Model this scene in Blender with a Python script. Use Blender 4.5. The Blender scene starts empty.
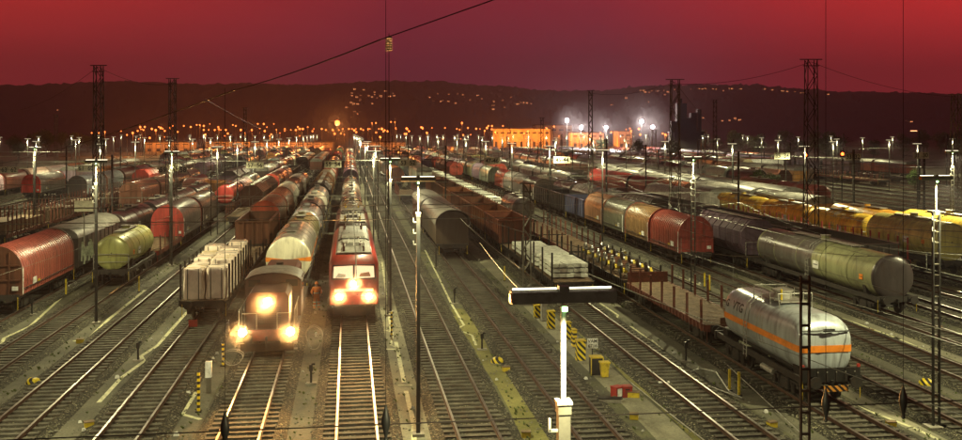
import bpy, math, random
from mathutils import Vector, Matrix, noise as mnoise
R = math.radians
rnd = random.Random(11)
S = bpy.context.scene
COL = S.collection

# ------------------------------------------------------------------ camera
H = 11.55
YAW = math.atan(132/960)
CT, ST = math.cos(YAW), math.sin(YAW)
cam = bpy.data.cameras.new('camera'); cam_o = bpy.data.objects.new('camera', cam); COL.objects.link(cam_o)
cam_o.location = (0, 0, H); cam_o.rotation_euler = (R(90), 0, -YAW)
cam.sensor_width = 36; cam.lens = 36*960/962; cam.shift_y = -89/962
cam.clip_start = 0.3; cam.clip_end = 9000
S.camera = cam_o

def P(px, py, Z):
    """world point seen at pixel (px,py) of the 962x440 photo at depth Z"""
    xc = (px-481)/960*Z
    return Vector((xc*CT+Z*ST, -xc*ST+Z*CT, H-(py-131)/960*Z))
def G(px, py, z=0.0):
    """world ground point seen at pixel"""
    return P(px, py, 960*(H-z)/(py-131))
def YZ(X, Z):
    """world Y of a point with lateral X at camera depth Z"""
    return (Z-X*ST)/CT

# ------------------------------------------------------------------ sky
W = bpy.data.worlds.new('World'); S.world = W; W.use_nodes = True
nt = W.node_tree; nt.nodes.clear()
def N(t, **k):
    n = nt.nodes.new(t)
    for a, b in k.items(): setattr(n, a, b)
    return n
def ramp(node, stops):
    cr = node.color_ramp
    while len(cr.elements) > 1: cr.elements.remove(cr.elements[-1])
    cr.elements[0].position = stops[0][0]; cr.elements[0].color = (*stops[0][1], 1)
    for p, c in stops[1:]:
        e = cr.elements.new(p); e.color = (*c, 1)
tc = N('ShaderNodeTexCoord')
dr = N('ShaderNodeVectorMath', operation='DOT_PRODUCT'); dr.inputs[1].default_value = (CT, -ST, 0)
nt.links.new(tc.outputs['Generated'], dr.inputs[0])
ab = N('ShaderNodeMapRange'); ab.inputs['From Min'].default_value = -0.5; ab.inputs['From Max'].default_value = 0.5
nt.links.new(dr.outputs['Value'], ab.inputs['Value'])
r1 = N('ShaderNodeValToRGB')
ramp(r1, [(0.0, (.46, .026, .026)), (.18, (.33, .020, .028)), (.42, (.190, .0155, .035)), (.62, (.215, .0155, .036)), (.85, (.42, .021, .026)), (1.0, (.60, .028, .030))])
nt.links.new(ab.outputs[0], r1.inputs[0])
sp = N('ShaderNodeSeparateXYZ'); nt.links.new(tc.outputs['Generated'], sp.inputs[0])
r2 = N('ShaderNodeValToRGB')
ramp(r2, [(0.0, (.48, .80, 1.05)), (.06, (.62, .88, 1.05)), (.14, (1.05, 1.0, .85)), (.26, (.30, .30, .30)), (.6, (.06, .07, .085))])
nt.links.new(sp.outputs['Z'], r2.inputs[0])
ns = N('ShaderNodeTexNoise'); ns.inputs['Scale'].default_value = 3.2; ns.inputs['Detail'].default_value = 9
mpn = N('ShaderNodeMapping'); mpn.inputs['Scale'].default_value = (1, 1, 4.5); mpn.inputs['Rotation'].default_value = (R(4), R(6), 0)
nt.links.new(tc.outputs['Generated'], mpn.inputs['Vector']); nt.links.new(mpn.outputs[0], ns.inputs['Vector'])
mr = N('ShaderNodeMapRange'); mr.inputs['To Min'].default_value = .78; mr.inputs['To Max'].default_value = 1.22
nt.links.new(ns.outputs[0], mr.inputs['Value'])
mu = N('ShaderNodeMixRGB', blend_type='MULTIPLY'); mu.inputs[0].default_value = 1
nt.links.new(r1.outputs[0], mu.inputs[1]); nt.links.new(r2.outputs[0], mu.inputs[2])
fd = N('ShaderNodeVectorMath', operation='DOT_PRODUCT'); fd.inputs[1].default_value = (ST, CT, 0)
nt.links.new(tc.outputs['Generated'], fd.inputs[0])
fm2 = N('ShaderNodeMapRange'); fm2.inputs['From Min'].default_value = -.3; fm2.inputs['From Max'].default_value = .6; fm2.inputs['To Min'].default_value = .18
nt.links.new(fd.outputs['Value'], fm2.inputs['Value'])
mu2 = N('ShaderNodeVectorMath', operation='SCALE'); nt.links.new(mu.outputs[0], mu2.inputs[0]); nt.links.new(fm2.outputs[0], mu2.inputs['Scale'])
mv = N('ShaderNodeVectorMath', operation='SCALE')
nt.links.new(mu2.outputs[0], mv.inputs[0]); nt.links.new(mr.outputs[0], mv.inputs['Scale'])
bg = N('ShaderNodeBackground'); bg.inputs[1].default_value = 1.3
nt.links.new(mv.outputs[0], bg.inputs[0])
wo = N('ShaderNodeOutputWorld'); nt.links.new(bg.outputs[0], wo.inputs[0])

# fill added behind the bridge to lift camera-facing ends: the only distant lamp
fill_sun = bpy.data.lights.new('fill_sun', 'SUN'); fill_sun.energy = 0.2; fill_sun.angle = R(14); fill_sun.color = (1, .82, .62)
so = bpy.data.objects.new('fill_sun', fill_sun); COL.objects.link(so); so.rotation_euler = (R(48), 0, R(-18))

S.view_settings.view_transform = 'Standard'; S.view_settings.look = 'None'
S.view_settings.exposure = 0; S.view_settings.gamma = 1
S.render.engine = 'CYCLES'
S.cycles.use_denoising = True
S.cycles.use_light_tree = True
S.cycles.max_bounces = 4; S.cycles.diffuse_bounces = 2; S.cycles.glossy_bounces = 2
S.cycles.transparent_max_bounces = 4; S.cycles.volume_bounces = 0
S.cycles.sample_clamp_indirect = 2.0; S.cycles.sample_clamp_direct = 0
S.cycles.caustics_reflective = False; S.cycles.caustics_refractive = False

# ------------------------------------------------------------------ materials
MATS = {}
def mat(name, col=None, rough=.6, metal=0., grime=.35, gscale=1.6, bump=0., bscale=20, streak=False, fine=0):
    m = bpy.data.materials.new(name); m.use_nodes = True
    t = m.node_tree; b = t.nodes['Principled BSDF']
    def n(ty, **k):
        x = t.nodes.new(ty)
        for a, v in k.items(): setattr(x, a, v)
        return x
    L = t.links.new
    co = n('ShaderNodeTexCoord'); oi = n('ShaderNodeObjectInfo')
    off = n('ShaderNodeVectorMath', operation='ADD'); L(co.outputs['Object'], off.inputs[0])
    rs = n('ShaderNodeMath', operation='MULTIPLY'); rs.inputs[1].default_value = 57; L(oi.outputs['Random'], rs.inputs[0])
    L(rs.outputs[0], off.inputs[1])
    mp = n('ShaderNodeMapping')
    if streak: mp.inputs['Scale'].default_value = (1.6, 1.6, .28)
    L(off.outputs[0], mp.inputs['Vector'])
    no = n('ShaderNodeTexNoise'); no.inputs['Scale'].default_value = gscale; no.inputs['Detail'].default_value = 8
    no.inputs['Roughness'].default_value = .68
    L(mp.outputs[0], no.inputs['Vector'])
    rp = n('ShaderNodeMapRange'); rp.inputs['From Min'].default_value = .33; rp.inputs['From Max'].default_value = .62
    rp.inputs['To Min'].default_value = 1-grime; rp.inputs['To Max'].default_value = 1.08
    L(no.outputs[0], rp.inputs['Value'])
    sc = n('ShaderNodeVectorMath', operation='SCALE'); L(rp.outputs[0], sc.inputs['Scale'])
    if col is None: L(oi.outputs['Color'], sc.inputs[0])
    else: sc.inputs[0].default_value = col
    # brownish dirt mixed in
    no2 = n('ShaderNodeTexNoise'); no2.inputs['Scale'].default_value = gscale*2.7; no2.inputs['Detail'].default_value = 6
    L(mp.outputs[0], no2.inputs['Vector'])
    rp2 = n('ShaderNodeMapRange'); rp2.inputs['From Min'].default_value = .52; rp2.inputs['From Max'].default_value = .72
    rp2.inputs['To Min'].default_value = 0; rp2.inputs['To Max'].default_value = min(1, grime*1.3)
    L(no2.outputs[0], rp2.inputs['Value'])
    mx = n('ShaderNodeMixRGB'); mx.inputs[2].default_value = (.055, .035, .022, 1)
    L(rp2.outputs[0], mx.inputs[0]); L(sc.outputs[0], mx.inputs[1])
    L(mx.outputs[0], b.inputs['Base Color'])
    b.inputs['Roughness'].default_value = rough; b.inputs['Metallic'].default_value = metal
    if bump:
        nb = n('ShaderNodeTexNoise'); nb.inputs['Scale'].default_value = bscale; nb.inputs['Detail'].default_value = 5
        L(off.outputs[0], nb.inputs['Vector'])
        bp = n('ShaderNodeBump'); bp.inputs['Strength'].default_value = bump; bp.inputs['Distance'].default_value = .05
        L(nb.outputs[0], bp.inputs['Height']); L(bp.outputs[0], b.inputs['Normal'])
    MATS[name] = m
    return m
def emit(name, col, st):
    m = bpy.data.materials.new(name); m.use_nodes = True
    t = m.node_tree; t.nodes.clear()
    e = t.nodes.new('ShaderNodeEmission'); e.inputs[0].default_value = (*col, 1); e.inputs[1].default_value = st
    o = t.nodes.new('ShaderNodeOutputMaterial'); t.links.new(e.outputs[0], o.inputs[0])
    m.cycles.emission_sampling = 'NONE'
    MATS[name] = m
mat('paint', None, .42, 0, .5, .9, .12, 6, True)
mat('tarp', None, .30, 0, .45, 1.1, .35, 5, True)
mat('tankpaint', None, .28, .1, .4, .7, .05, 5, True)
mat('steel', (.035, .03, .027), .7, .2, .5, 2)
mat('darksteel', (.018, .016, .015), .6, .3, .4, 2)
mat('rust', (.12, .045, .022), .85, 0, .6, 2.2, .3)
mat('brownframe', (.16, .045, .028), .7, 0, .5, 2)
mat('wheel', (.09, .085, .08), .35, .7, .4, 3)
mat('galv', (.38, .37, .33), .5, .3, .35, 2)
mat('post', (.15, .14, .11), .5, .3, .4, 2)
mat('darkpost', (.03, .03, .028), .6, .2, .4, 2)
mat('lamphood', (.24, .30, .22), .55, 0, .3, 3)
mat('wood', (.22, .15, .09), .85, 0, .55, 2.4, .3)
mat('beam', (.68, .70, .62), .7, 0, .35, 1.5, .1)
mat('wrap', (.92, .77, .64), .3, 0, .10, 1.3, 1.0, 2.6)
mat('yellow', (.62, .46, .03), .5, 0, .35, 3)
mat('black', (.015, .015, .015), .5, 0, .2, 3)
mat('red', (.36, .03, .02), .5, 0, .4, 2)
mat('locored', (.30, .035, .025), .35, 0, .3, 1.2)
mat('white', (.75, .75, .72), .45, 0, .3, 2)
mat('orange', (.85, .26, .03), .4, 0, .25, 1)
mat('linepaint', (.62, .61, .38), .7, 0, .4, 3.5)
mat('railhead', (.42, .40, .38), .38, .95, .4, .5)
mat('railside', (.09, .045, .028), .8, .2, .5, 2)
mat('glass', (.02, .022, .025), .08, 0, .05, 1)
mat('wire', (.22, .22, .19), .5, .3, .2, 1)
mat('darkwire', (.03, .022, .02), .6, .2, .2, 1)
mat('board', (.60, .58, .42), .6, 0, .3, 2)
mat('load', (.20, .105, .05), .95, 0, .6, 1.5, 1.2, 3)
mat('roofgrey', (.23, .225, .20), .5, .1, .5, 1.2, .1)
mat('concrete', (.30, .28, .23), .9, 0, .45, .7, .2)
mat('leaf', (.07, .12, .025), .8, 0, .45, .5)
mat('bark', (.05, .035, .022), .9, 0, .4, 2)
mat('hivis', (1.0, .30, .07), .6, 0, .05, 4)
mat('skin', (.50, .27, .18), .5, 0, .05, 3)
mat('reflective', (.85, .85, .75), .3, 0, .1, 3)
mat('factorywall', (.60, .50, .34), .9, 0, .4, .08)
mat('darkwall', (.025, .02, .02), .9, 0, .4, .1)
mat('insulator', (.10, .04, .025), .25, 0, .2, 3)
mat('graffiti', (.55, .60, .45), .5, 0, .4, 2)
mat('hillforest', (.042, .03, .055), .95, 0, .3, .03)
emit('tube', (1, .90, .60), 5); emit('tubefar', (1, .86, .52), 1.5)
emit('sodium', (1, .21, .04), 4.2); emit('sodiumsmall', (1, .40, .16), 3)
emit('flood', (1, .78, .78), 9); emit('headlamp', (1, .88, .5), 60)
emit('cablight', (1, .72, .38), 1.3); emit('window_lit', (1, .34, .12), 1.9)
emit('signalred', (1, .12, .02), 8); emit('greenlamp', (.5, 1, .35), 14)
emit('facade', (1, .45, .08), 2.0)

def setup_ground(name, kind):
    m = bpy.data.materials.new(name); m.use_nodes = True; t = m.node_tree; b = t.nodes['Principled BSDF']
    L = t.links.new
    def n(ty, **k):
        x = t.nodes.new(ty)
        for a, v in k.items(): setattr(x, a, v)
        return x
    co = n('ShaderNodeTexCoord')
    big = n('ShaderNodeTexNoise'); big.inputs['Scale'].default_value = .35; big.inputs['Detail'].default_value = 7; big.inputs['Roughness'].default_value = .65
    L(co.outputs['Object'], big.inputs['Vector'])
    if kind == 'ballast':
        vo = n('ShaderNodeTexVoronoi'); vo.inputs['Scale'].default_value = 17
        L(co.outputs['Object'], vo.inputs['Vector'])
        bw = n('ShaderNodeRGBToBW'); L(vo.outputs['Color'], bw.inputs[0])
        cr = n('ShaderNodeValToRGB'); ramp(cr, [(0, (.006, .005, .004)), (.40, (.022, .020, .014)), (.62, (.06, .056, .038)), (.78, (.13, .125, .09)), (.92, (.42, .40, .31))])
        L(bw.outputs[0], cr.inputs[0])
        c2 = n('ShaderNodeValToRGB'); ramp(c2, [(.3, (.3, .27, .22)), (.5, (.75, .72, .62)), (.72, (1.2, 1.2, 1.0))])
        L(big.outputs[0], c2.inputs[0])
        mx = n('ShaderNodeMixRGB', blend_type='MULTIPLY'); mx.inputs[0].default_value = 1
        L(cr.outputs[0], mx.inputs[1]); L(c2.outputs[0], mx.inputs[2]); L(mx.outputs[0], b.inputs['Base Color'])
        bp = n('ShaderNodeBump'); bp.inputs['Strength'].default_value = .9; bp.inputs['Distance'].default_value = .08
        L(vo.outputs['Distance'], bp.inputs['Height']); L(bp.outputs[0], b.inputs['Normal'])
    else:
        fine = n('ShaderNodeTexNoise'); fine.inputs['Scale'].default_value = 9; fine.inputs['Detail'].default_value = 9; fine.inputs['Roughness'].default_value = .8
        L(co.outputs['Object'], fine.inputs['Vector'])
        pal = {'soil': [(.3, (.035, .034, .022)), (.48, (.066, .064, .042)), (.58, (.10, .10, .05)), (.7, (.15, .145, .07))],
               'asphalt': [(.3, (.055, .052, .038)), (.5, (.105, .10, .07)), (.7, (.17, .16, .115))],
               'concrete_path': [(.3, (.13, .12, .085)), (.5, (.21, .20, .14)), (.7, (.31, .29, .20))],
               'moss': [(.3, (.07, .07, .02)), (.5, (.16, .15, .04)), (.7, (.27, .25, .08))]}[kind]
        cr = n('ShaderNodeValToRGB'); ramp(cr, pal); L(big.outputs[0], cr.inputs[0])
        c2 = n('ShaderNodeValToRGB'); ramp(c2, [(.32, (.5, .5, .5)), (.52, (1, 1, 1)), (.70, (1.5, 1.5, 1.4))])
        L(fine.outputs[0], c2.inputs[0])
        mx = n('ShaderNodeMixRGB', blend_type='MULTIPLY'); mx.inputs[0].default_value = .85
        L(cr.outputs[0], mx.inputs[1]); L(c2.outputs[0], mx.inputs[2]); L(mx.outputs[0], b.inputs['Base Color'])
        bp = n('ShaderNodeBump'); bp.inputs['Strength'].default_value = .5; bp.inputs['Distance'].default_value = .04
        L(fine.outputs[0], bp.inputs['Height']); L(bp.outputs[0], b.inputs['Normal'])
    b.inputs['Roughness'].default_value = .9
    MATS[name] = m
for k in ('ballast', 'soil', 'asphalt', 'concrete_path', 'moss'): setup_ground('g_'+k, k)
# sleepers: each one a little different
mat('sleeper', (.115, .105, .08), .85, 0, .75, .9, .3)
# striped hazard paint
def stripes(name, c1, c2, sc, rot):
    m = bpy.data.materials.new(name); m.use_nodes = True; t = m.node_tree; b = t.nodes['Principled BSDF']
    co = t.nodes.new('ShaderNodeTexCoord'); mp = t.nodes.new('ShaderNodeMapping'); mp.inputs['Rotation'].default_value = rot
    w = t.nodes.new('ShaderNodeTexWave'); w.inputs['Scale'].default_value = sc
    cr = t.nodes.new('ShaderNodeValToRGB'); ramp(cr, [(.48, c1), (.52, c2)])
    t.links.new(co.outputs['Object'], mp.inputs[0]); t.links.new(mp.outputs[0], w.inputs['Vector'])
    t.links.new(w.outputs['Color'], cr.inputs[0]); t.links.new(cr.outputs[0], b.inputs['Base Color'])
    b.inputs['Roughness'].default_value = .5
    MATS[name] = m
stripes('hazard', (.015, .015, .015), (.75, .58, .02), 1.5, (0, R(45), R(20)))
stripes('hazardorange', (.02, .015, .015), (.70, .30, .05), 1.6, (0, R(45), 0))
stripes('hazardpost', (.015, .015, .015), (.75, .55, .02), 1.3, (0, R(90), 0))

# ------------------------------------------------------------------ mesh helper
class MB:
    def __init__(s): s.v = []; s.f = []; s.m = []; s.names = []
    def mi(s, m):
        if m not in s.names: s.names.append(m)
        return s.names.index(m)
    def add(s, vs, fs, m):
        o = len(s.v); i = s.mi(m); s.v += [tuple(v) for v in vs]
        for f in fs: s.f.append(tuple(o+k for k in f)); s.m.append(i)
        return s
    def box(s, c, d, m='steel', rz=0, rx=0):
        x, y, z = d[0]/2, d[1]/2, d[2]/2
        vs = [Vector((a*x, b*y, e*z)) for a in (-1, 1) for b in (-1, 1) for e in (-1, 1)]
        M = Matrix.Rotation(rz, 3, 'Z') @ Matrix.Rotation(rx, 3, 'X')
        vs = [M @ v + Vector(c) for v in vs]
        return s.add(vs, [(0, 1, 3, 2), (4, 6, 7, 5), (0, 4, 5, 1), (2, 3, 7, 6), (0, 2, 6, 4), (1, 5, 7, 3)], m)
    def cyl(s, a, b, r, m='steel', n=8, r2=None, cap=True):
        a = Vector(a); b = Vector(b); d = (b-a)
        if d.length < 1e-6: return s
        q = d.normalized().to_track_quat('Z', 'Y'); r2 = r if r2 is None else r2
        vs = []
        for p, rr in ((a, r), (b, r2)):
            for k in range(n):
                t = 2*math.pi*k/n
                vs.append(p + q @ Vector((rr*math.cos(t), rr*math.sin(t), 0)))
        fs = [(k, (k+1) % n, n+(k+1) % n, n+k) for k in range(n)]
        if cap: fs += [tuple(range(n-1, -1, -1)), tuple(range(n, 2*n))]
        return s.add(vs, fs, m)
    def path(s, pts, r, m='steel', n=6):
        for a, b in zip(pts, pts[1:]): s.cyl(a, b, r, m, n)
        return s
    def prism(s, prof, y0, y1, m='steel', cap=True, capm=None):
        n = len(prof)
        vs = [(x, y0, z) for x, z in prof] + [(x, y1, z) for x, z in prof]
        s.add(vs, [(k, (k+1) % n, n+(k+1) % n, n+k) for k in range(n)], m)
        if cap: s.add(vs, [tuple(range(n-1, -1, -1)), tuple(range(n, 2*n))], capm or m)
        return s
    def loft(s, rings, m='steel', cap=True, closed=True):
        n = len(rings[0]); vs = [p for r in rings for p in r]; fs = []
        for j in range(len(rings)-1):
            for k in range(n if closed else n-1):
                k2 = (k+1) % n
                fs.append((j*n+k, j*n+k2, (j+1)*n+k2, (j+1)*n+k))
        if cap: fs += [tuple(range(n-1, -1, -1)), tuple((len(rings)-1)*n+k for k in range(n))]
        return s.add(vs, fs, m)
    def lathe(s, prof, c, m='steel', n=28, a0=0, a1=2*math.pi):
        """profile (r, y) turned about an axis along Y through c=(x,z)"""
        full = abs(a1-a0-2*math.pi) < 1e-6
        k_ = n if full else n+1
        rings = [[(c[0]+r*math.sin(a0+(a1-a0)*k/n), y, c[1]+r*math.cos(a0+(a1-a0)*k/n)) for k in range(k_)] for r, y in prof]
        return s.loft(rings, m, False, full)
    def merge(s, o):
        off = len(s.v); s.v += o.v
        for f, mi in zip(o.f, o.m): s.f.append(tuple(off+k for k in f)); s.m.append(s.mi(o.names[mi]))
        return s
    def mesh(s, name, smooth=38):
        me = bpy.data.meshes.new(name); me.from_pydata(s.v, [], s.f)
        for nm in s.names: me.materials.append(MATS[nm])
        me.polygons.foreach_set('material_index', s.m)
        me.polygons.foreach_set('use_smooth', [True]*len(s.f))
        me.validate(); me.set_sharp_from_angle(angle=R(smooth)); me.update()
        return me
    def build(s, name, parent=None, color=None, loc=None):
        o = bpy.data.objects.new(name, s.mesh(name)); COL.objects.link(o)
        if parent: o.parent = parent
        if color: o.color = (*color, 1)
        if loc is not None: o.location = loc
        return o
def tag(o, label, cat, group=None, kind=None):
    if label: o['label'] = label
    if cat: o['category'] = cat
    if group: o['group'] = group
    if kind: o['kind'] = kind
    return o
def struct(o): o['kind'] = 'structure'; return o
def root(name, loc, label, cat, group=None, rz=0):
    o = bpy.data.objects.new(name, None); COL.objects.link(o); o.location = loc; o.rotation_euler = (0, 0, rz)
    o.empty_display_size = .5
    return tag(o, label, cat, group)
def copy_tree(o, parent=None):
    c = o.copy(); COL.objects.link(c)
    if parent: c.parent = parent
    for ch in list(o.children): copy_tree(ch, c)
    return c
def text_mesh(body, size):
    cu = bpy.data.curves.new('t', 'FONT'); cu.body = body; cu.size = size; cu.align_x = 'CENTER'; cu.align_y = 'CENTER'
    cu.offset = size*.02; cu.resolution_u = 3
    ob = bpy.data.objects.new('t', cu); COL.objects.link(ob)
    dg = bpy.context.evaluated_depsgraph_get(); me = bpy.data.meshes.new_from_object(ob.evaluated_get(dg))
    vs = [tuple(v.co) for v in me.vertices]; fs = [tuple(p.vertices) for p in me.polygons]
    bpy.data.objects.remove(ob); bpy.data.curves.remove(cu); bpy.data.meshes.remove(me)
    return vs, fs

# ------------------------------------------------------------------ ground, tracks
def sheet(name, x0, x1, y0, y1, z, m, wob=0, seed=0):
    b = MB(); n = max(1, int((y1-y0)/3)) if wob else 1
    vs = []
    for k in range(n+1):
        y = y0+(y1-y0)*k/n
        a = wob*mnoise.noise(Vector((y*.13, seed, 0))); c = wob*mnoise.noise(Vector((y*.17, seed+9, 4)))
        vs += [(x0+a, y, z), (x1+c, y, z)]
    b.add(vs, [(2*k, 2*k+1, 2*k+3, 2*k+2) for k in range(n)], m)
    return struct(b.build(name))
sheet('ground', -3500, 3500, -60, 5500, 0, 'g_soil')
TR = [-60, -55.6, -51.2, -46.8, -42.5, -38.2, -34, -29.8, -25.6, -21.3, -17.05, -12.8, -8.45, -4.03, .29, 4.77, 9.13, 14.75, 19.5, 24.1, 28.4, 32.8,
      37.2, 41.6, 46.2, 50.8, 55.4, 60, 64.6, 69.2, 73.8, 79, 84, 89, 95, 101, 108, 114, 120, 126, 132]
YEND = 560
RAILZ = .33
def track(X, i):
    near = -26 < X < 50
    y0 = 20 if near else 60
    bed = MB().prism([(X-1.72, .004), (X-1.36, .12), (X+1.36, .12), (X+1.72, .004)], y0, YEND, 'g_ballast', False)
    o = struct(bed.build('railway_track'))
    rb = MB()
    for s in (-1, 1):
        xr = X+s*.7525
        rb.box((xr, (y0+YEND)/2, .255), (.06, YEND-y0, .11), 'railside')
        rb.box((xr, (y0+YEND)/2, .197), (.14, YEND-y0, .02), 'railside')
        rb.box((xr, (y0+YEND)/2, .3195), (.085, YEND-y0, .021), 'railhead')
    rb.build('rails', o)
    sb = MB(); y = y0+rnd.random()*.5; r = random.Random(i)
    ye = 300 if near else 230
    while y < ye:
        sb.box((X+r.uniform(-.03, .03), y, .135), (2.5, .25, .1), 'sleeper', r.uniform(-.012, .012)); y += .6
    so_ = sb.build('sleepers', o)
for i, X in enumerate(TR): track(X, i)
# ground finishes between the tracks
def strip(name, m, X0, X1, Y0, Y1, z, wob=.25):
    sheet(name, X0, X1, Y0, Y1, z, m, wob, X0)
strip('path', 'g_asphalt', -15.5, -14.3, 30, 300, .006)
strip('path', 'g_asphalt', -11.2, -10.1, 30, 300, .006, .35)
strip('path', 'g_concrete_path', 1.95, 3.1, 30, 420, .006, .15)
strip('path', 'g_concrete_path', 11.4, 12.7, 30, 400, .006, .12)
strip('path', 'g_asphalt', -6.7, -5.8, 30, 130, .006, .2)
strip('path', 'g_asphalt', -2.35, -1.4, 30, 300, .006, .2)
strip('moss_ground', 'g_moss', 6.45, 7.55, 30, 62, .006, .5)
strip('moss_ground', 'g_moss', 12.9, 13.1, 28, 58, .010, .4)
strip('path', 'g_asphalt', 16.5, 17.8, 28, 300, .006, .2)
strip('path', 'g_concrete_path', 21.4, 22.2, 28, 300, .006, .2)
strip('path', 'g_concrete_path', 30.2, 31.0, 30, 300, .006, .2)
strip('path', 'g_asphalt', -19.6, -18.8, 30, 200, .006, .3)
strip('path', 'g_asphalt', 26.0, 26.6, 30, 300, .006, .2)
# painted lines, as they zigzag in the photo
def line(pts, w=.16, z=.02, m='linepaint'):
    b = MB(); ps = [G(x, y, z) for x, y in pts]
    for a, c in zip(ps, ps[1:]):
        d = (c-a).normalized(); nrm = Vector((-d.y, d.x, 0))*w/2
        b.add([a+nrm-d*.05, a-nrm-d*.05, c-nrm+d*.05, c+nrm+d*.05], [(0, 1, 2, 3)], m)
    o = struct(b.build('painted_line'))
line([(0, 330), (28, 312), (60, 293)], .22); line([(0, 348), (4, 338), (30, 326), (62, 297)], .18)
line([(74, 341), (88, 339), (110, 318), (145, 290)], .22)
line([(99, 402), (122, 377), (144, 361), (141, 356), (158, 345), (170, 331), (187, 312)], .2)
line([(200, 419), (182, 414), (196, 392)], .2)
line([(382, 262), (387, 300), (391, 332)], .13); line([(385, 330), (393, 332), (391, 345), (398, 348)], .11)
line([(396, 342), (404, 382)], .2); line([(406, 391), (414, 425), (414, 440)], .2)
line([(399, 385), (411, 385)], .14); line([(387, 349), (397, 349)], .25)
line([(425, 250), (440, 280), (451, 303), (464, 325), (456, 329), (472, 335), (476, 345)], .14)
line([(490, 282), (510, 310), (545, 350), (575, 374)], .5, .010, 'g_concrete_path')
line([(651, 340), (672, 359)], .2); line([(667, 361), (679, 366)], .5)
line([(600, 303), (618, 315), (615, 322), (632, 327), (655, 344)], .13)
line([(842, 400), (880, 415), (912, 427), (940, 440)], .18)
line([(740, 300), (790, 322), (842, 340)], .2); line([(895, 337), (962, 366)], .2)
line([(842, 318), (900, 339)], .22); line([(560, 225), (640, 262), (700, 285)], .18)

# thin pipe guide beside the path
tag(MB().path([G(628, 380, .1), G(668, 412, .1), G(704, 440, .1), G(740, 468, .1)], .022, 'galv').build('cable_conduit'),
    'thin pale cable running beside the asphalt path right of the red boxes', 'cable')
tag(MB().path([G(722, 360, .12), G(760, 395, .12), G(806, 438, .12)], .022, 'galv').build('cable_conduit'),
    'thin pale cable running along the ground before the silver tank wagon', 'cable')

# ------------------------------------------------------------------ hills
RID = [(-300, 92), (0, 86), (60, 85), (100, 83), (160, 84), (200, 85), (300, 86), (360, 84), (440, 82), (500, 87), (545, 93), (600, 92), (640, 88), (700, 86), (760, 86), (800, 90), (850, 93), (962, 95), (1300, 99)]
def lerp_tab(t, x):
    for (a, b), (c, d) in zip(t, t[1:]):
        if x <= c: return b+(d-b)*(x-a)/(c-a)
    return t[-1][1]
ZR0, ZR1 = 1150., 2300.
def hill_h(px, Z):
    top = (131-lerp_tab(RID, px))/960*ZR1+H
    t = (Z-ZR0)/(ZR1-ZR0)
    if t <= 0: return -1
    if t <= 1: e = t*t*(3-2*t)*.8+t*.2
    else: e = 1-(t-1)*1.2
    n = mnoise.noise(Vector((px*.012, Z*.0022, 1)))*.22*(1-abs(2*min(t, 1)-1))
    d = mnoise.noise(Vector((px*.09, Z*.03, 7)))*6+mnoise.noise(Vector((px*.36, Z*.07, 3)))*6
    return max(-1, top*(e+n)+d*min(1, t*3))
hb = MB(); cols = 560; rows = [ZR0+(ZR1*1.25-ZR0)*k/52 for k in range(53)]
vs = []
for Z in rows:
    for k in range(cols+1):
        px = -290+1560*k/cols
        p = P(px, 131, Z); vs.append((p.x, p.y, hill_h(px, Z)))
hb.add(vs, [(j*(cols+1)+k, j*(cols+1)+k+1, (j+1)*(cols+1)+k+1, (j+1)*(cols+1)+k) for j in range(52) for k in range(cols)], 'hillforest')
ho = struct(hb.build('hills'))

def hill_point(px, py):
    best = None
    Z = ZR0
    while Z < ZR1*1.02:
        h = hill_h(px, Z); y = 131-(h-H)*960/Z
        if y <= py: return P(px, py, Z-6)
        Z += 14
    return P(px, py, ZR1*.98)
# houses with lit windows on the hillside
hroot = root('hill_house', (0, 0, -500), 'small lit house among other house lights on the dark hillside', 'house', 'houses lit on the hillside')
w_ = MB().box((0, 0, 2.4), (7, 8, 5), 'factorywall'); w_.build('wall', hroot)
MB().prism([(-3.9, 4.9), (3.9, 4.9), (0, 7.6)], -4.3, 4.3, 'darkwall').build('roof', hroot)
MB().box((-1.6, -4.1, 2.6), (2.3, .12, 2.0), 'window_lit').build('window', hroot)
MB().box((1.8, -4.1, 2.6), (2.0, .12, 2.0), 'window_lit').build('window', hroot)
spots = []
hr = random.Random(5)
for (cx, cy, sx, sy, n) in [(365, 97, 18, 5, 26), (352, 104, 10, 6, 10), (383, 95, 8, 3, 8), (358, 113, 8, 4, 5), (440, 101, 12, 5, 9), (468, 94, 20, 5, 10), (500, 106, 12, 5, 8), (525, 104, 10, .8, 12),
                            (60, 110, 3, .6, 2), (660, 92, 26, 3, 18), (720, 88, 34, 2, 22), (790, 88, 18, 3, 8), (690, 118, 24, 3, 7), (735, 120, 10, 2, 8), (905, 122, 5, 1, 2), (828, 94, 2, 1, 2), (620, 100, 26, 5, 5), (500, 99, 40, 8, 6)]:
    wh = 'in the bright orange hillside cluster over the central trains' if cx < 400 and cx > 300 else 'in the scattered lights on the hill over the warehouse' if 400 < cx < 640 else 'on the ridge of the right hill' if cx >= 640 and cy < 100 else 'low on the right hill beyond the dark plant' if cx > 640 else 'alone on the far left hill'
    for _ in range(n): spots.append((hr.gauss(cx, sx*.6), hr.gauss(cy, sy*.6), wh))
for i, (px, py, wh) in enumerate(spots):
    c = hroot if i == 0 else copy_tree(hroot)
    p = hill_point(px, max(py, lerp_tab(RID, px)+3)); c.location = (p.x, p.y, p.z-1.5)
    c['label'] = 'small lit house '+wh; c['group'] = 'lit houses '+wh
    s = hr.uniform(.3, .85); c.scale = (s, s, s); c.rotation_euler = (0, 0, hr.uniform(-.5, .5))

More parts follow.
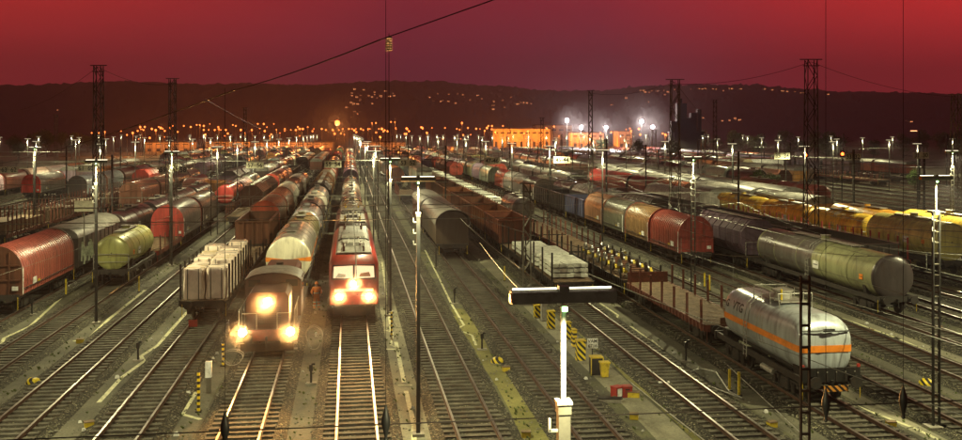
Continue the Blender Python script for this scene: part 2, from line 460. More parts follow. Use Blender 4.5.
# ------------------------------------------------------------------ trees
def tree_parts(seed, h, w):
    r = random.Random(seed); tr = MB(); tr.cyl((0, 0, -.2), (0, 0, h*.5), .22, 'bark', 7, .12)
    cr = MB(); cl = []
    for k in range(11):
        a = r.uniform(0, 6.28); e = r.uniform(.25, .9)*w; z = h*r.uniform(.32, .92); rr = w*r.uniform(.28, .5)
        c = Vector((math.cos(a)*e*(1-.5*z/h), math.sin(a)*e*(1-.5*z/h), z)); cl.append((c, rr)); tr.cyl((0, 0, h*.3), c, .08, 'bark', 5, .03)
    for c, rr in cl:
        for q in range(150):
            d = Vector((r.gauss(0, 1), r.gauss(0, 1), r.gauss(0, .8))).normalized()*rr*r.uniform(.55, 1.08)
            p = c+d; s = r.uniform(.12, .26); u = Vector((r.uniform(-1, 1), r.uniform(-1, 1), r.uniform(-1, 1))).normalized(); v = u.orthogonal().normalized()
            cr.add([p-u*s, p-v*s*.6, p+u*s, p+v*s*.6], [(0, 1, 2, 3)], 'leaf')
    return tr, cr
protos = []
for k in range(3):
    t0 = root('tree', (0, 0, 0), '', 'tree')
    a, b = tree_parts(k+3, 8, 3.0); a.build('trunk', t0); b.build('crown', t0); protos.append(t0)
tspots = [(757, 163, 160, .62, 'bright green leafy tree standing beside the far right tracks'), (742, 161, 190, .5, 'smaller green bushy tree left of the bright green one'), (772, 162, 170, .5, 'round green bush right of the bright green tree'),
          (915, 168, 190, .5, 'green bush behind the far right lamp post')]
for i in range(44):
    px = [hr.uniform(-10, 110), hr.uniform(600, 980)][i % 3 > 0]; tspots.append((px, 150, hr.uniform(330, 560), hr.uniform(.9, 1.5), None))
used = set()
for i, (px, py, Z, sc_, lab) in enumerate(tspots):
    k = i % 3
    c = protos[k] if k not in used else copy_tree(protos[k]); used.add(k)
    p = P(px, 131, Z); c.location = (p.x, p.y, 0); c.scale = (sc_*1.3, sc_*1.3, sc_); c.rotation_euler = (0, 0, hr.uniform(0, 6))
    if lab: tag(c, lab, 'tree')
    else:
        wt_ = 'at the far left behind the yard' if px < 200 else 'right of the white floodlights behind the yard' if px < 800 else 'behind the far right tracks'
        tag(c, 'dark tree in the band '+wt_, 'tree', 'dark trees '+wt_)

# ------------------------------------------------------------------ far buildings
def block(name, px0, px1, ytop, Z, depth, m, label, cat, wins=0, lit=None):
    a = P(px0, 131, Z); b = P(px1, 131, Z); h = H-(ytop-131)/960*Z; w = (b-a).length
    c = (a+b)/2
    o = root(name, (c.x, c.y, 0), label, cat, None, -YAW)
    MB().box((0, depth/2, h/2), (w, depth, h), m).build('wall', o)
    MB().box((0, depth/2, h+.3), (w+.8, depth+.8, .6), 'darkwall').build('roof', o)
    for k in range(wins):
        x = -w/2+w*(k+.5)/wins
        MB().box((x, -.06, h*.8), (w/wins*.6, .14, h*.07), lit or 'glass').build('window', o)
        MB().box((x, -.06, h*.22), (w/wins*.4, .14, h*.28), 'darkwall').build('loading_door', o)
    return o
block('warehouse', 493, 550, 129, 620, 30, 'factorywall', 'long pale warehouse wall flooded with orange light', 'warehouse', 9)
block('factory_hall', 536, 572, 125.5, 640, 40, 'factorywall', 'taller orange lit factory hall right of the long warehouse', 'factory', 5)
block('workshop_hall', 572, 604, 133, 600, 24, 'factorywall', 'lower orange lit hall beside the white floodlights', 'workshop', 5)
block('storage_shed', 618, 632, 131.5, 560, 20, 'factorywall', 'small orange lit shed between two white floodlights', 'shed', 2)
to = block('concrete_plant', 674, 704, 133, 396, 12, 'darkwall', 'dark silhouetted industrial plant with stepped towers', 'plant', 0)
for (dx, w, h) in ((-2.5, 4, 23), (2.6, 2.2, 19), (5, 1.4, 20.5), (-5.6, 2.4, 15.5), (0.4, 3, 17)):
    MB().box((dx, 4+dx*.1, h/2), (w, 4, h), 'darkwall').build('tower', to)
MB().cyl((-2.5, 4, 23), (-2.5, 4, 25), .5, 'darkwall').build('chimney', to)
block('signal_cabin', 800, 806, 152, 300, 5, 'concrete', 'small pale signal cabin by the far right tracks', 'cabin', 1)
block('glow_shed', 145, 190, 142.5, 520, 12, 'factorywall', 'low added shed carrying orange glow behind the left tracks', 'shed', 5)  # this block and the next three are added stand-ins for orange glow
block('glow_hall_wide', 255, 330, 142.5, 560, 14, 'factorywall', 'wide added hall carrying orange glow behind the central trains', 'hall', 9)
block('glow_hall_left', 205, 250, 142, 590, 14, 'factorywall', 'added hall carrying orange glow left of the wide one', 'hall', 6)
block('glow_hall_right', 360, 405, 142.5, 580, 14, 'factorywall', 'low added hall carrying orange glow right of the brightest lamp', 'hall', 6)

def area_pt(loc, power, col, r=.3, parent=None, name='light'):
    l = bpy.data.lights.new(name, 'POINT'); l.energy = power; l.color = col; l.shadow_soft_size = r
    o = bpy.data.objects.new(name, l); COL.objects.link(o); o.location = loc
    if parent: o.parent = parent
    return o
def spot(loc, rot, power, col, size=150, r=.2, parent=None):
    l = bpy.data.lights.new('lamp_light', 'SPOT'); l.energy = power; l.color = col; l.shadow_soft_size = r; l.spot_size = R(size); l.spot_blend = .5
    o = bpy.data.objects.new('lamp_light', l); COL.objects.link(o); o.location = loc; o.rotation_euler = rot
    if parent: o.parent = parent
    return o

# ------------------------------------------------------------------ lamp posts of the yard
LH = 9.72
LC = (1, .93, .50)
LP = 5300
def lamp_post(X, Z, label, ladder=False, group=None, lvl=2, power=LP, pm_='darkpost'):
    o = root('lamp_post', (X, YZ(X, Z), 0), label, 'lamp post', group)
    if lvl == 2:
        if ladder:
            b = MB()
            for s in (-1, 1): b.box((s*.13, 0, 4.2), (.05, .12, 8.4), 'darkpost')
            k = .5
            while k < 8.4: b.box((0, 0, k), (.2, .05, .035), 'post'); k += .42
            b.build('lattice_mast', o)
            MB().box((0, 0, .06), (.8, .6, .12), 'concrete').build('base_plate', o)
        else:
            MB().box((0, 0, 4.2), (.145, .145, 8.4), pm_).build('pole', o)
            MB().box((0, 0, .06), (.45, .45, .12), 'concrete').build('base_plate', o)
        MB().cyl((0, 0, 8.4), (0, 0, LH-.12), .034, 'post' if pm_ == 'darkpost' else 'galv', 10).build('upper_tube', o)
        MB().box((0, 0, 8.44), (.19, .19, .04), 'galv').box((0, 0, 8.36), (.165, .165, .12), 'post').build('collar', o)
        for k in range(3): MB().box((-.12, -.03, 8.1-k*.42), (.14, .03, .03), 'galv').box((-.18, -.03, 8.17-k*.42), (.03, .03, .16), 'galv').build('step_bracket', o)
        prof = [(-.11, -.06), (.13, -.09), (.16, .03), (.05, .09), (-.09, .07)]
        hb_ = MB(); hb_.loft([[(x, yy, LH+zz) for yy, zz in prof] for x in (-.65, -.64, .64, .65)], 'lamphood')
        hb_.box((-.655, 0, LH), (.02, .16, .1), 'orange'); hb_.build('lamp_hood', o)
        MB().box((0, 0, LH+.09), (.12, .14, .09), 'lamphood').build('mount', o)
        for s in (-1, 1): MB().cyl((s*.07, .075, LH+.092), (s*.62, .075, LH+.092), .013, 'tube').build('light_tube', o)
        MB().cyl((0, -.08, LH-.16), (0, -.08, LH-.11), .035, 'greenlamp').build('down_lamp', o)
        spot((0, -.62, LH-.2), (0, 0, 0), power, LC, 165, .08, o)
        # grazing light of the down lamp on its own tube
        spot((0, -.34, LH-.13), (R(9), 0, 0), 16, (1, .95, .62), 50, .03, o)
    else:
        MB().box((0, 0, 4.2), (.11, .11, 8.4), 'darkpost').cyl((0, 0, 8.4), (0, 0, LH-.05), .055, 'galv', 6).build('pole', o)
        MB().box((0, 0, LH), (1.3, .22, .12), 'lamphood').build('lamp_hood', o)
        MB().box((0, .06, LH+.08), (1.25, .05, .04), 'tubefar').box((0, -.07, LH-.35), (.09, .04, .5), 'tubefar').build('light_tube', o)
        spot((0, -.6, LH-.2), (0, 0, 0), power, LC, 165, .15, o)
    return o
lamp_post(2.6, 11.75, 'nearest T-shaped lamp post with a wide glowing hood in the foreground', power=2000, pm_='post').location.z = -.2
lamp_post(2.6, 36.4, 'second T-shaped lamp post from the camera beside the pale centre path')
lamp_post(2.6, 61, 'T-shaped lamp post third along the centre row behind the red locomotive')
lamp_post(22.6, 37.3, 'lit T-shaped lamp post with rungs at the far right foreground', True)
lamp_post(22.9, 64.5, 'lit lamp post standing in front of the red hooded wagon', True)
lamp_post(-15, 57.5, 'lit lamp post between the left tracks before the yellow-green tank wagon')
lamp_post(-15, 82, 'lit lamp post left of the wagon with the red round end')
lamp_post(52.6, 84.5, 'lit lamp post beside the lattice mast at the right edge', True, power=LP*2)
lamp_post(-33.4, 103, 'lit lamp post above the stake wagons at the left edge')
# rows that light the foreground from beside the frame
for X, Z in ((-15, 33), (-33.4, 54), (43, 52), (43, 28), (12.5, 8), (-10, 14)):
    if (X, Z) in ((12.5, 8), (-10, 14)): continue
    lamp_post(X, Z, 'lamp post of the yard standing just outside the picture', group='lamp posts beside the view', lvl=1, power=LP*(1.8 if X > 40 else 1))
first = None
for X, z0, wh in ((2.6, 85.5, 'row along the pale centre path'), (-15, 106.5, 'row left of the wrapped packages train'), (-33.4, 127.5, 'row by the timber stake wagons'), (23.2, 89, 'row left of the hooded wagons'), (-52, 110, 'row beyond the stake wagons'), (-70, 140, 'leftmost row'), (52, 109, 'row beyond the yellow tank wagons'), (78, 105, 'row in the dark right field'), (104, 135, 'row at far right'), (130, 160, 'row at the outermost right'), (160, 215, 'row beyond the outermost right tracks'), (-95, 190, 'row beyond the leftmost tracks'), (38, 180, 'row between the right freight trains')):
    Z = z0
    while Z < 470:
        zz = Z+hr.uniform(-3, 3); xx = X+hr.uniform(-.5, .5)
        if first is None: first = c = lamp_post(xx, zz, 'slim lit lamp post in the '+wh, group='lamp posts in the '+wh, lvl=1)
        else: c = copy_tree(first); c.location = (xx, YZ(xx, zz), 0)
        c['label'] = 'slim lit lamp post in the '+wh; c['group'] = 'lamp posts in the '+wh
        Z += 24.6 if Z < 190 else 36
# sodium lamps on tall masts
def sodium_post(i):
    o = root('sodium_lamp_post', (0, 0, 0), 'tall mast with a glowing orange lamp at the back of the yard', 'lamp post', 'orange lamps at the back of the yard')
    MB().cyl((0, 0, 0), (0, 0, 1), .14, 'darkpost', 6, .09).build('pole', o)
    return o
sl = MB(); sl.lathe([(0.01, -.4), (.28, -.33), (.4, 0), (.28, .33), (.01, .4)], (0, 0), 'sodium', 10)
slm = sl.mesh('lamp_head'); pm = MB().cyl((0, 0, -1), (0, 0, 0), .14, 'darkpost', 6, .09).mesh('pole')
bigm = MB().lathe([(0.01, -1.2), (.9, -.9), (1.3, 0), (.9, .9), (.01, 1.2)], (0, 0), 'sodium', 12).mesh('lamp_head')
fm_ = MB()
fm_.lathe([(.01, -.9), (.4, -.8), (.7, -.56), (.88, -.2), (.88, .2), (.7, .56), (.4, .8), (.01, .9)], (0, 0), 'flood', 20)
flm = fm_.mesh('floodlight')
def mast_lamp(px, py, Z, m, label, group=None, name='lamp_head', power=0, col=(1, .4, .1)):
    p = P(px, py, Z)
    o = root('lamp_mast', (p.x, p.y, 0), label, 'lamp post', group, -YAW)
    a = bpy.data.objects.new('pole', pm); COL.objects.link(a); a.parent = o; a.location = (0, 0, p.z); a.scale = (1, 1, p.z)
    b = bpy.data.objects.new(name, m); COL.objects.link(b); b.parent = o; b.location = (0, -.4, p.z)
    if group: kk = hr.uniform(.6, 1.45); b.scale = (kk, kk, kk)
    if power: area_pt((0, -1.6, p.z-.4), power, col, .5, o, 'lamp_light')
    return o
so_px = [(133, 133), (138, 131), (145, 127), (159, 127), (161, 128), (165, 131), (170, 128), (173, 126), (178, 132), (184, 126), (191, 127), (197, 125), (200, 125), (204, 126), (210, 124), (204, 130), (209, 130), (215, 130), (219, 129),
         (221, 130), (226, 130), (233, 125), (236, 126), (241, 130), (252, 130), (258, 124), (264, 124), (274, 124), (285, 129), (291, 130), (296, 130), (300, 129), (303, 129), (314, 129), (322, 129), (326, 130), (333, 130), (339, 130), (343, 129),
         (349, 129), (356, 129), (361, 129), (372, 123), (376, 123), (370, 129), (379, 129), (382, 129), (391, 122), (395, 122), (396, 129), (407, 129), (432, 128), (445, 128), (457, 129), (462, 123), (468, 128), (480, 129), (487, 128), (92, 133), (99, 133), (105, 132), (150, 138), (139, 139), (461, 139), (443, 139)]
so_px += [(hr.uniform(120, 480), hr.uniform(127, 136)) for _ in range(46)]+[(hr.uniform(590, 700), hr.uniform(127, 137)) for _ in range(14)]+[(hr.uniform(480, 560), hr.uniform(126, 134)) for _ in range(8)]
for i, (px, py) in enumerate(so_px):
    Z = 430+((i*37) % 130)
    mast_lamp(px, py, Z, slm, 'slender mast with a glowing orange lamp '+('over the left tracks at the back' if px < 240 else 'over the central trains at the back' if px < 360 else 'right of the brightest orange lamp' if px < 485 else 'near the floodlit halls'), 'orange lamps '+('back left' if px < 240 else 'back centre' if px < 360 else 'right of the brightest' if px < 485 else 'near the halls'), power=(7000 if i % 6 == 0 else 0), col=(1, .24, .04))
mast_lamp(337.5, 123, 480, bigm, 'brightest orange lamp on a mast above the central trains', power=30000, col=(1, .33, .08))
for (px, py, pw, lab) in ((567, 120.5, 15000, 'smallest white floodlight cluster left of the three others over the warehouse'), (581, 127.5, 36000, 'wide white floodlight cluster just right of the factory hall'), (606, 127.5, 24000, 'white floodlight cluster midway between the two bright pairs'),
                       (641.5, 121.5, 34000, 'largest and highest white floodlight cluster by the dark plant'), (652.5, 127, 14000, 'white floodlight cluster lower right of the highest one')):
    mast_lamp(px, py, 420, flm, lab, name='floodlight', power=pw, col=(1, .85, .8))
# sodium floods washing the warehouse fronts
for (px, py, Z, pw) in ((496, 131, 606, 70000), (512, 139, 600, 30000), (528, 131, 606, 70000), (546, 128, 622, 90000), (559, 136, 606, 50000), (575, 134, 592, 50000), (590, 136, 588, 50000), (603, 145, 560, 50000), (631, 131, 545, 60000), (669, 134, 410, 12000),
                        (270, 136, 540, 50000), (300, 136, 540, 50000), (225, 136, 570, 50000), (165, 137, 505, 40000), (380, 137, 560, 50000), (245, 133, 575, 30000)):
    mast_lamp(px, py, Z, slm, 'orange floodlight close in front of a lit hall', 'orange floodlights before the halls', power=pw*.32, col=(1, .27, .03))
o = mast_lamp(919, 131, 150, MB().box((-1.0, 0, 0), (.9, .3, .12), 'sodiumsmall').mesh('street_lamp'), 'street lamp with a glowing oval head at far right', name='lamp_head')

# ------------------------------------------------------------------ rolling stock
def wheelset_mb(y):
    b = MB()
    for s in (-1, 1):
        b.cyl((s*.68, y, .46), (s*.80, y, .46), .46, 'wheel', 16)
        b.cyl((s*.80, y, .46), (s*.82, y, .46), .36, 'darksteel', 12)
    b.cyl((-.68, y, .46), (.68, y, .46), .08, 'darksteel', 8)
    return b
def bogie_mb(y):
    b = MB()
    for s in (-1, 1):
        b.box((s*1.0, y, .62), (.14, 2.5, .22), 'steel'); b.box((s*1.02, y, .45), (.16, .7, .3), 'steel')
        for k in (-.9, .9): b.box((s*1.02, y+k, .48), (.22, .34, .36), 'darksteel')
        for k in (-.45, .45): b.cyl((s*1.05, y+k, .35), (s*1.05, y+k, .75), .09, 'darksteel')
    b.box((0, y, .66), (2.0, .4, .25), 'steel')
    return b
def buffer_mb(x, y, d):
    return MB().cyl((x, y, 1.05), (x, y-d*.38, 1.05), .09, 'steel', 10).cyl((x, y-d*.38, 1.05), (x, y-d*.44, 1.05), .25, 'steel', 14).box((x, y-d*.02, 1.05), (.34, .06, .34), 'steel')
def under(L, m='steel', fh=1.18):
    b = MB()
    for s in (-1, 1): b.box((s*1.22, L/2, fh-.12), (.12, L, .26), m); b.box((s*.4, L/2, fh-.14), (.1, L-.3, .2), 'steel')
    for y in (.06, L-.06): b.box((0, y, fh-.13), (2.7, .14, .36), m)
    b.box((-.7, L/2, .75), (.5, 1.2, .3), 'darksteel'); b.cyl((.5, L/2-.8, .75), (.5, L/2+.8, .75), .18, 'darksteel', 10)
    b.box((0, -.08, 1.0), (.09, .22, .14), 'darksteel'); b.cyl((0, -.12, .95), (0, -.16, .55), .035, 'darksteel', 6)
    for s in (-1, 1):
        b.path([(s*1.25, -.02, .3), (s*1.25, -.02, 1.05)], .02, 'yellow' if m == 'steel' else m)
    return b
def gear(L, m='steel', four=True, fh=1.18):
    ps = [('underframe', under(L, m, fh), [])]
    if four and L > 9:
        for y in (2.0, L-2.0): ps.append(('bogie', bogie_mb(y), [('wheelset', wheelset_mb(y-.9)), ('wheelset', wheelset_mb(y+.9))]))
    else:
        q = MB()
        for y in (1.8, L-1.8):
            ps.append(('wheelset', wheelset_mb(y), []))
            for s in (-1, 1): q.box((s*1.02, y, .7), (.1, 1.3, .1), 'steel').box((s*1.02, y, .48), (.2, .35, .34), 'darksteel')
        ps.append(('axle_guard', q, []))
    for x in (-.875, .875):
        ps.append(('buffer', buffer_mb(x, 0, 1), [])); ps.append(('buffer', buffer_mb(x, L, -1), []))
    return ps
def arch(w, z0, zs, zt, n=14):
    pts = [(-w, z0), (-w, zs)]
    for k in range(1, n): t = math.pi*k/n; pts.append((-w*math.cos(t), zs+(zt-zs)*math.sin(t)))
    return pts+[(w, zs), (w, z0)]
def hood(L, fine=True):
    n = 14 if fine else 8
    rings = []; pit = .42; k = 0; y = .12
    while y < L-.12:
        for dy, d in (((0, .07), (.07, 0), (.30, .0), (.37, .07)) if fine else ((0, 0),)):
            rings.append([(x*(1-d/1.45), y+dy, z-(d if z > 2.2 else 0)) for x, z in arch(1.47, 1.2, 2.65, 4.15, n)])
        y += .42 if fine else 1.2
    b = MB().loft(rings, 'tarp', False, False)
    ends = MB().prism(arch(1.5, 1.15, 2.65, 4.2, n), 0, .1, 'paint'); rear = MB().prism(arch(1.5, 1.15, 2.65, 4.2, n), L-.1, L, 'paint')
    if fine:
        for x in (-.75, 0, .75): ends.box((x, -.03, 2.5), (.09, .06, 2.6), 'paint')
        ends.box((0, -.03, 2.1), (2.8, .05, .1), 'paint'); ends.box((0, -.03, 3.0), (2.7, .05, .08), 'paint')
        ends.box((1.1, -.05, 1.6), (.35, .03, .25), 'white'); ends.path([(-1.3, -.06, 1.2), (-1.3, -.06, 2.4)], .02, 'galv')
    extra = []
    if fine:
        for s_ in (-1, 1):
            extra.append(('data_panel', MB().box((s_*1.49, L*.22, 1.75), (.015, .7, .42), 'white').box((s_*1.49, L*.22+.8, 1.62), (.015, .45, .2), 'yellow'), []))
            extra.append(('side_rail', MB().path([(s_*1.53, .2, 1.55), (s_*1.53, L-.2, 1.55)], .03, 'darksteel').path([(s_*1.5, .15, 1.2), (s_*1.5, .15, 2.9)], .035, 'white'), []))
    return [('hood', b, []), ('end_wall', ends, []), ('end_wall', rear, [])]+extra
def tank(L, r=1.3, fine=True, stripe=False, zc=None, rail=True):
    zc = zc or 1.12+r
    n = 30 if fine else 14
    cap = [(r*math.sin(t), .22+.27*(1-math.cos(t))) for t in [R(a) for a in (2, 25, 45, 60, 72, 82)]]
    prof = cap+[(r, .75), (r, L-.75)]+[(a, L-b) for a, b in reversed(cap)]
    b = MB().lathe(prof, (0, zc), 'tankpaint', n)
    ps = [('tank', b, [])]
    if fine:
        rg = MB()
        for k in range(1, 5): y = L*k/5; rg.lathe([(r, y-.03), (r+.025, y-.03), (r+.025, y+.03), (r, y+.03)], (0, zc), 'tankpaint', n)
        ps.append(('tank_band', rg, []))
        for y in (1.6, L-1.6):
            ps.append(('saddle', MB().prism([(-1.1, 1.15), (1.1, 1.15), (1.25, zc-r*.45), (-1.25, zc-r*.45)], y-.15, y+.15, 'steel'), []))
        w = MB().box((0, L/2, zc+r+.1), (.7, L*.5, .04), 'galv')
        for y in (L*.27, L*.73): w.box((0, y, zc+r+.03), (.6, .06, .1), 'galv')
        ps.append(('walkway', w, []))
        ps.append(('hatch', MB().cyl((0, L/2, zc+r-.1), (0, L/2, zc+r+.32), .3, 'tankpaint', 14).cyl((0, L/2, zc+r+.32), (0, L/2, zc+r+.36), .36, 'galv', 14), []))
        ld = MB()
        for s in (-.2, .2): ld.path([(-1.4, L/2+s, 1.2), (-r-.06, L/2+s, zc), (-r*.75, L/2+s, zc+r*.75), (-.3, L/2+s, zc+r+.1)], .02, 'galv')
        for k in range(8): ld.cyl((-1.41, L/2-.2, 1.3+k*.28), (-1.41, L/2+.2, 1.3+k*.28), .015, 'galv', 5)
        ps.append(('ladder', ld, []))
        for s_ in (-1, 1):
            ps.append(('data_panel', MB().box((s_*(r+.015), L*.5-1.2, zc-.15), (.02, .8, .5), 'white').box((s_*(r+.02), L*.5-1.2, zc-.15), (.02, .6, .06), 'black'), []))
            ps.append(('hazard_board', MB().box((s_*(r+.015), 1.7, zc-.1), (.02, .4, .32), 'orange').box((s_*(r+.022), 1.7, zc-.1), (.02, .36, .03), 'black'), []))
        if rail: ps.append(('end_railing', MB().path([(-1.2, .1, 1.2), (-1.2, .1, 2.3), (1.2, .1, 2.3), (1.2, .1, 1.2)], .025, 'galv').path([(-1.2, .1, 1.75), (1.2, .1, 1.75)], .02, 'galv'), []))
    if stripe:
        s = MB().lathe([(r+.008, .78), (r+.008, L-.78)], (0, zc), 'orange', 3, R(84), R(96)).lathe([(r+.008, .78), (r+.008, L-.78)], (0, zc), 'orange', 3, R(264), R(276))
        e = .14*r
        s.lathe([(c_[0]+.010, c_[1]-.026) for c_ in cap], (0, zc), 'orange', 3, R(84), R(96)).lathe([(c_[0]+.010, c_[1]-.026) for c_ in cap], (0, zc), 'orange', 3, R(264), R(276))
        ps.append(('stripe', s, []))
    return ps
def openw(L, fine=True, load=True):
    b = MB(); z0, z1 = 1.2, 3.15
    for s in (-1, 1): b.box((s*1.42, L/2, (z0+z1)/2), (.07, L, z1-z0), 'paint')
    for y in (.035, L-.035): b.box((0, y, (z0+z1)/2), (2.77, .07, z1-z0), 'paint')
    b.box((0, L/2, z0+.04), (2.77, L-.14, .08), 'paint')
    rb = MB(); k = .3
    while k < L:
        for s in (-1, 1): rb.box((s*1.5, k, (z0+z1)/2), (.09, .1, z1-z0), 'paint')
        k += 1.25 if fine else 2.5
    for s in (-1, 1): rb.box((s*1.46, L/2, z1+.04), (.17, L+.06, .1), 'paint')
    for y in (0, L): rb.box((0, y, z1+.04), (2.75, .14, .1), 'paint')
    for x in (-.8, 0, .8): rb.box((x, -.05, (z0+z1)/2), (.09, .09, z1-z0), 'paint')
    ps = [('body', b, []), ('rib', rb, [])]
    if load:
        r = random.Random(int(L*10)); ld = MB(); nx, ny = 8, max(6, int(L*1.5)); vs = []
        for j in range(ny+1):
            for i in range(nx+1):
                u = i/nx*2-1; v = j/ny
                zz = z0+.5+1.0*(1-abs(u))*(.55+.45*math.sin(v*9)**2)*min(1, v*5, (1-v)*5)+r.uniform(-.07, .07)
                vs.append((u*1.38, .08+v*(L-.16), zz))
        ld.add(vs, [(j*(nx+1)+i, j*(nx+1)+i+1, (j+1)*(nx+1)+i+1, (j+1)*(nx+1)+i) for j in range(ny) for i in range(nx)], 'load')
        ps.append(('load', ld, []))
    return ps
def hopper(L, fine=True):
    prof = [(-1.1, 1.25), (-1.5, 1.9), (-1.5, 3.1), (-.7, 4.0), (.7, 4.0), (1.5, 3.1), (1.5, 1.9), (1.1, 1.25)]
    b = MB().prism(prof, .5, L-.5, 'paint'); ps = [('body', b, [])]
    rb = MB(); k = 1.0
    while k < L-.5:
        rb.prism([(x*1.025, 1.25+(z-1.25)*1.015) for x, z in prof], k-.04, k+.04, 'paint'); k += 1.4 if fine else 3
    ps.append(('rib', rb, []))
    if fine:
        ps.append(('walkway', MB().box((0, L/2, 4.1), (.6, L-1.2, .05), 'galv'), []))
        e = MB()
        for s in (-1, 1): e.path([(s*1.3, .1, 1.2), (s*1.3, .1, 2.3), (s*.2, .1, 2.3), (s*.2, .1, 1.2)], .025, 'galv')
        ps.append(('end_railing', e, []))
    return ps
def flat(L, fine=True, m='brownframe', step=2.1, sh=1.25):
    d = MB().box((0, L/2, 1.22), (2.7, L, .06), 'wood')
    if fine:
        k = .15
        while k < L: d.box((0, k, 1.262), (2.66, .1, .02), 'wood'); k += .33
    s_ = MB()
    for s in (-1, 1):
        s_.box((s*1.38, L/2, 1.1), (.07, L, .34), m); k = .25
        while k < L:
            if fine: s_.box((s*1.44, k, 1.08), (.06, .1, .36), m)
            k += .55
    ps = [('deck', d, []), ('side_sill', s_, [])]
    k = .4
    if fine:
        while k < L:
            for s in (-1, 1): ps.append(('stake', MB().box((s*1.4, k, 1.25+sh/2), (.11, .1, sh), m), []))
            k += step
    else:
        q = MB()
        while k < L:
            for s in (-1, 1): q.box((s*1.4, k, 1.25+sh/2), (.11, .1, sh), m)
            k += step
        ps.append(('stake', q, []))
    return ps
def boxw(L, fine=True):
    b = MB().prism([(-1.48, 1.15), (-1.48, 3.3), (1.48, 3.3), (1.48, 1.15)], .1, L-.1, 'paint')
    r = MB().prism(arch(1.55, 3.3, 3.35, 4.15, 10), 0, L, 'roofgrey')
    ps = [('body', b, []), ('roof', r, [])]
    rb = MB(); k = .1
    while k < L:
        for s in (-1, 1): rb.box((s*1.5, k, 2.2), (.06, .08, 2.1), 'paint')
        k += 1.3 if fine else 3
    ps.append(('rib', rb, []))
    return ps
FAM = {'hood': (hood, 'hooded wagon'), 'tank': (tank, 'tank wagon'), 'open': (openw, 'open wagon'), 'hopper': (hopper, 'hopper wagon'), 'flat': (flat, 'flat wagon'), 'box': (boxw, 'covered wagon')}
def make_wagon(kind, X, Z, L, col, label, second=None, group=None, gm='steel', four=True, parts=None, cols=None, **kw):
    f, cat = FAM[kind]
    o = root(kind_name[kind], (X, YZ(X, Z), RAILZ), label, cat, group)
    ps = (parts if parts is not None else f(L, **kw)) + gear(L, gm, four)
    for nm, mb, sub in ps:
        c = col
        if nm == 'end_wall' and second: c = second
        if cols and nm in cols: c = cols[nm]
        p = mb.build(nm, o, c)
        for sn, sm in sub: sm.build(sn, p)
    return o
kind_name = {'hood': 'hooded_wagon', 'tank': 'tank_wagon', 'open': 'open_wagon', 'hopper': 'hopper_wagon', 'flat': 'flat_wagon', 'box': 'covered_wagon'}
# colours
CW = {'brown': (.13, .05, .03), 'dark': (.045, .035, .032), 'grey': (.22, .21, .20), 'pale': (.48, .46, .40), 'rust': (.26, .085, .04), 'red': (.42, .05, .035), 'olive': (.26, .25, .12), 'blue': (.07, .08, .15),
      'yellow': (.52, .40, .06), 'purple': (.12, .08, .11), 'orange': (.50, .16, .05), 'black': (.018, .018, .02), 'green': (.14, .18, .10)}
CWN = {'brown': 'dark brown', 'dark': 'sooty dark', 'grey': 'plain grey', 'pale': 'pale cream', 'rust': 'rusty', 'red': 'red', 'olive': 'olive', 'blue': 'dark blue', 'yellow': 'yellow', 'purple': 'purplish', 'orange': 'orange', 'black': 'black', 'green': 'dull green'}

def textured(o, body, size, place, mname='black', nm='lettering'):
    vs, fs = text_mesh(body, size); b = MB(); b.add([place(x, y) for x, y, _ in vs], fs, mname); return b.build(nm, o)

OCC = {}   # track -> list of occupied (Z0,Z1)
def occ(X, a, b): OCC.setdefault(X, []).append((a, b))
def W_(kind, X, Z, L, colname, label, second=None, **kw):
    occ(X, Z, Z+L)
    return make_wagon(kind, X, Z, L, CW[colname] if isinstance(colname, str) else colname, label, CW.get(second) if isinstance(second, str) else second, **kw)

# left side
W_('hood', -21.3, 58.5, 11.2, (.34, .085, .065), 'red ribbed hooded wagon cut by the left edge of the picture', 'brown')
gw = W_('box', -21.3, 70.5, 13, 'dark', 'dark covered wagon with pale graffiti behind the red ribbed hooded wagon')
gb = MB()
for k in range(9):
    a = 1.2+k*.55
    gb.path([(1.515, 1+k*.35, 1.5+.4*math.sin(k*2)), (1.515, 1.2+k*.35, 2.6+.3*math.cos(k)), (1.515, 1.5+k*.35, 1.7+.5*math.sin(k*3.1))], .07, 'graffiti')
gb.build('graffiti', gw)
W_('tank', -17.05, 69.3, 9.6, (.42, .43, .16), 'yellow-green banded tank wagon on the left beside the dark graffiti wagon', r=1.25)
W_('flat', -17.05, 79.8, 10.2, 'red', 'short red flat wagon between the yellow-green tank and the red round end', gm='red')
W_('hood', -17.05, 91, 11, (.24, .22, .21), 'hooded wagon with a red round end on the left tracks', (.45, .06, .05))
W_('hood', -17.05, 103, 12, 'dark', 'dark hooded wagon coupled behind the one with a red end')
for k, (c, kd) in enumerate((('dark', 'flat'), ('brown', 'hopper'), ('brown', 'hopper'))):
    W_(kd, -12.8, 112+k*14.5, 13.5, c, ['empty dark flat wagon beside the dark hooded wagon', 'brown hopper wagon nearest on the track left of the wrapped loads', 'second brown hopper wagon behind the nearest one left of the wrapped loads'][k])
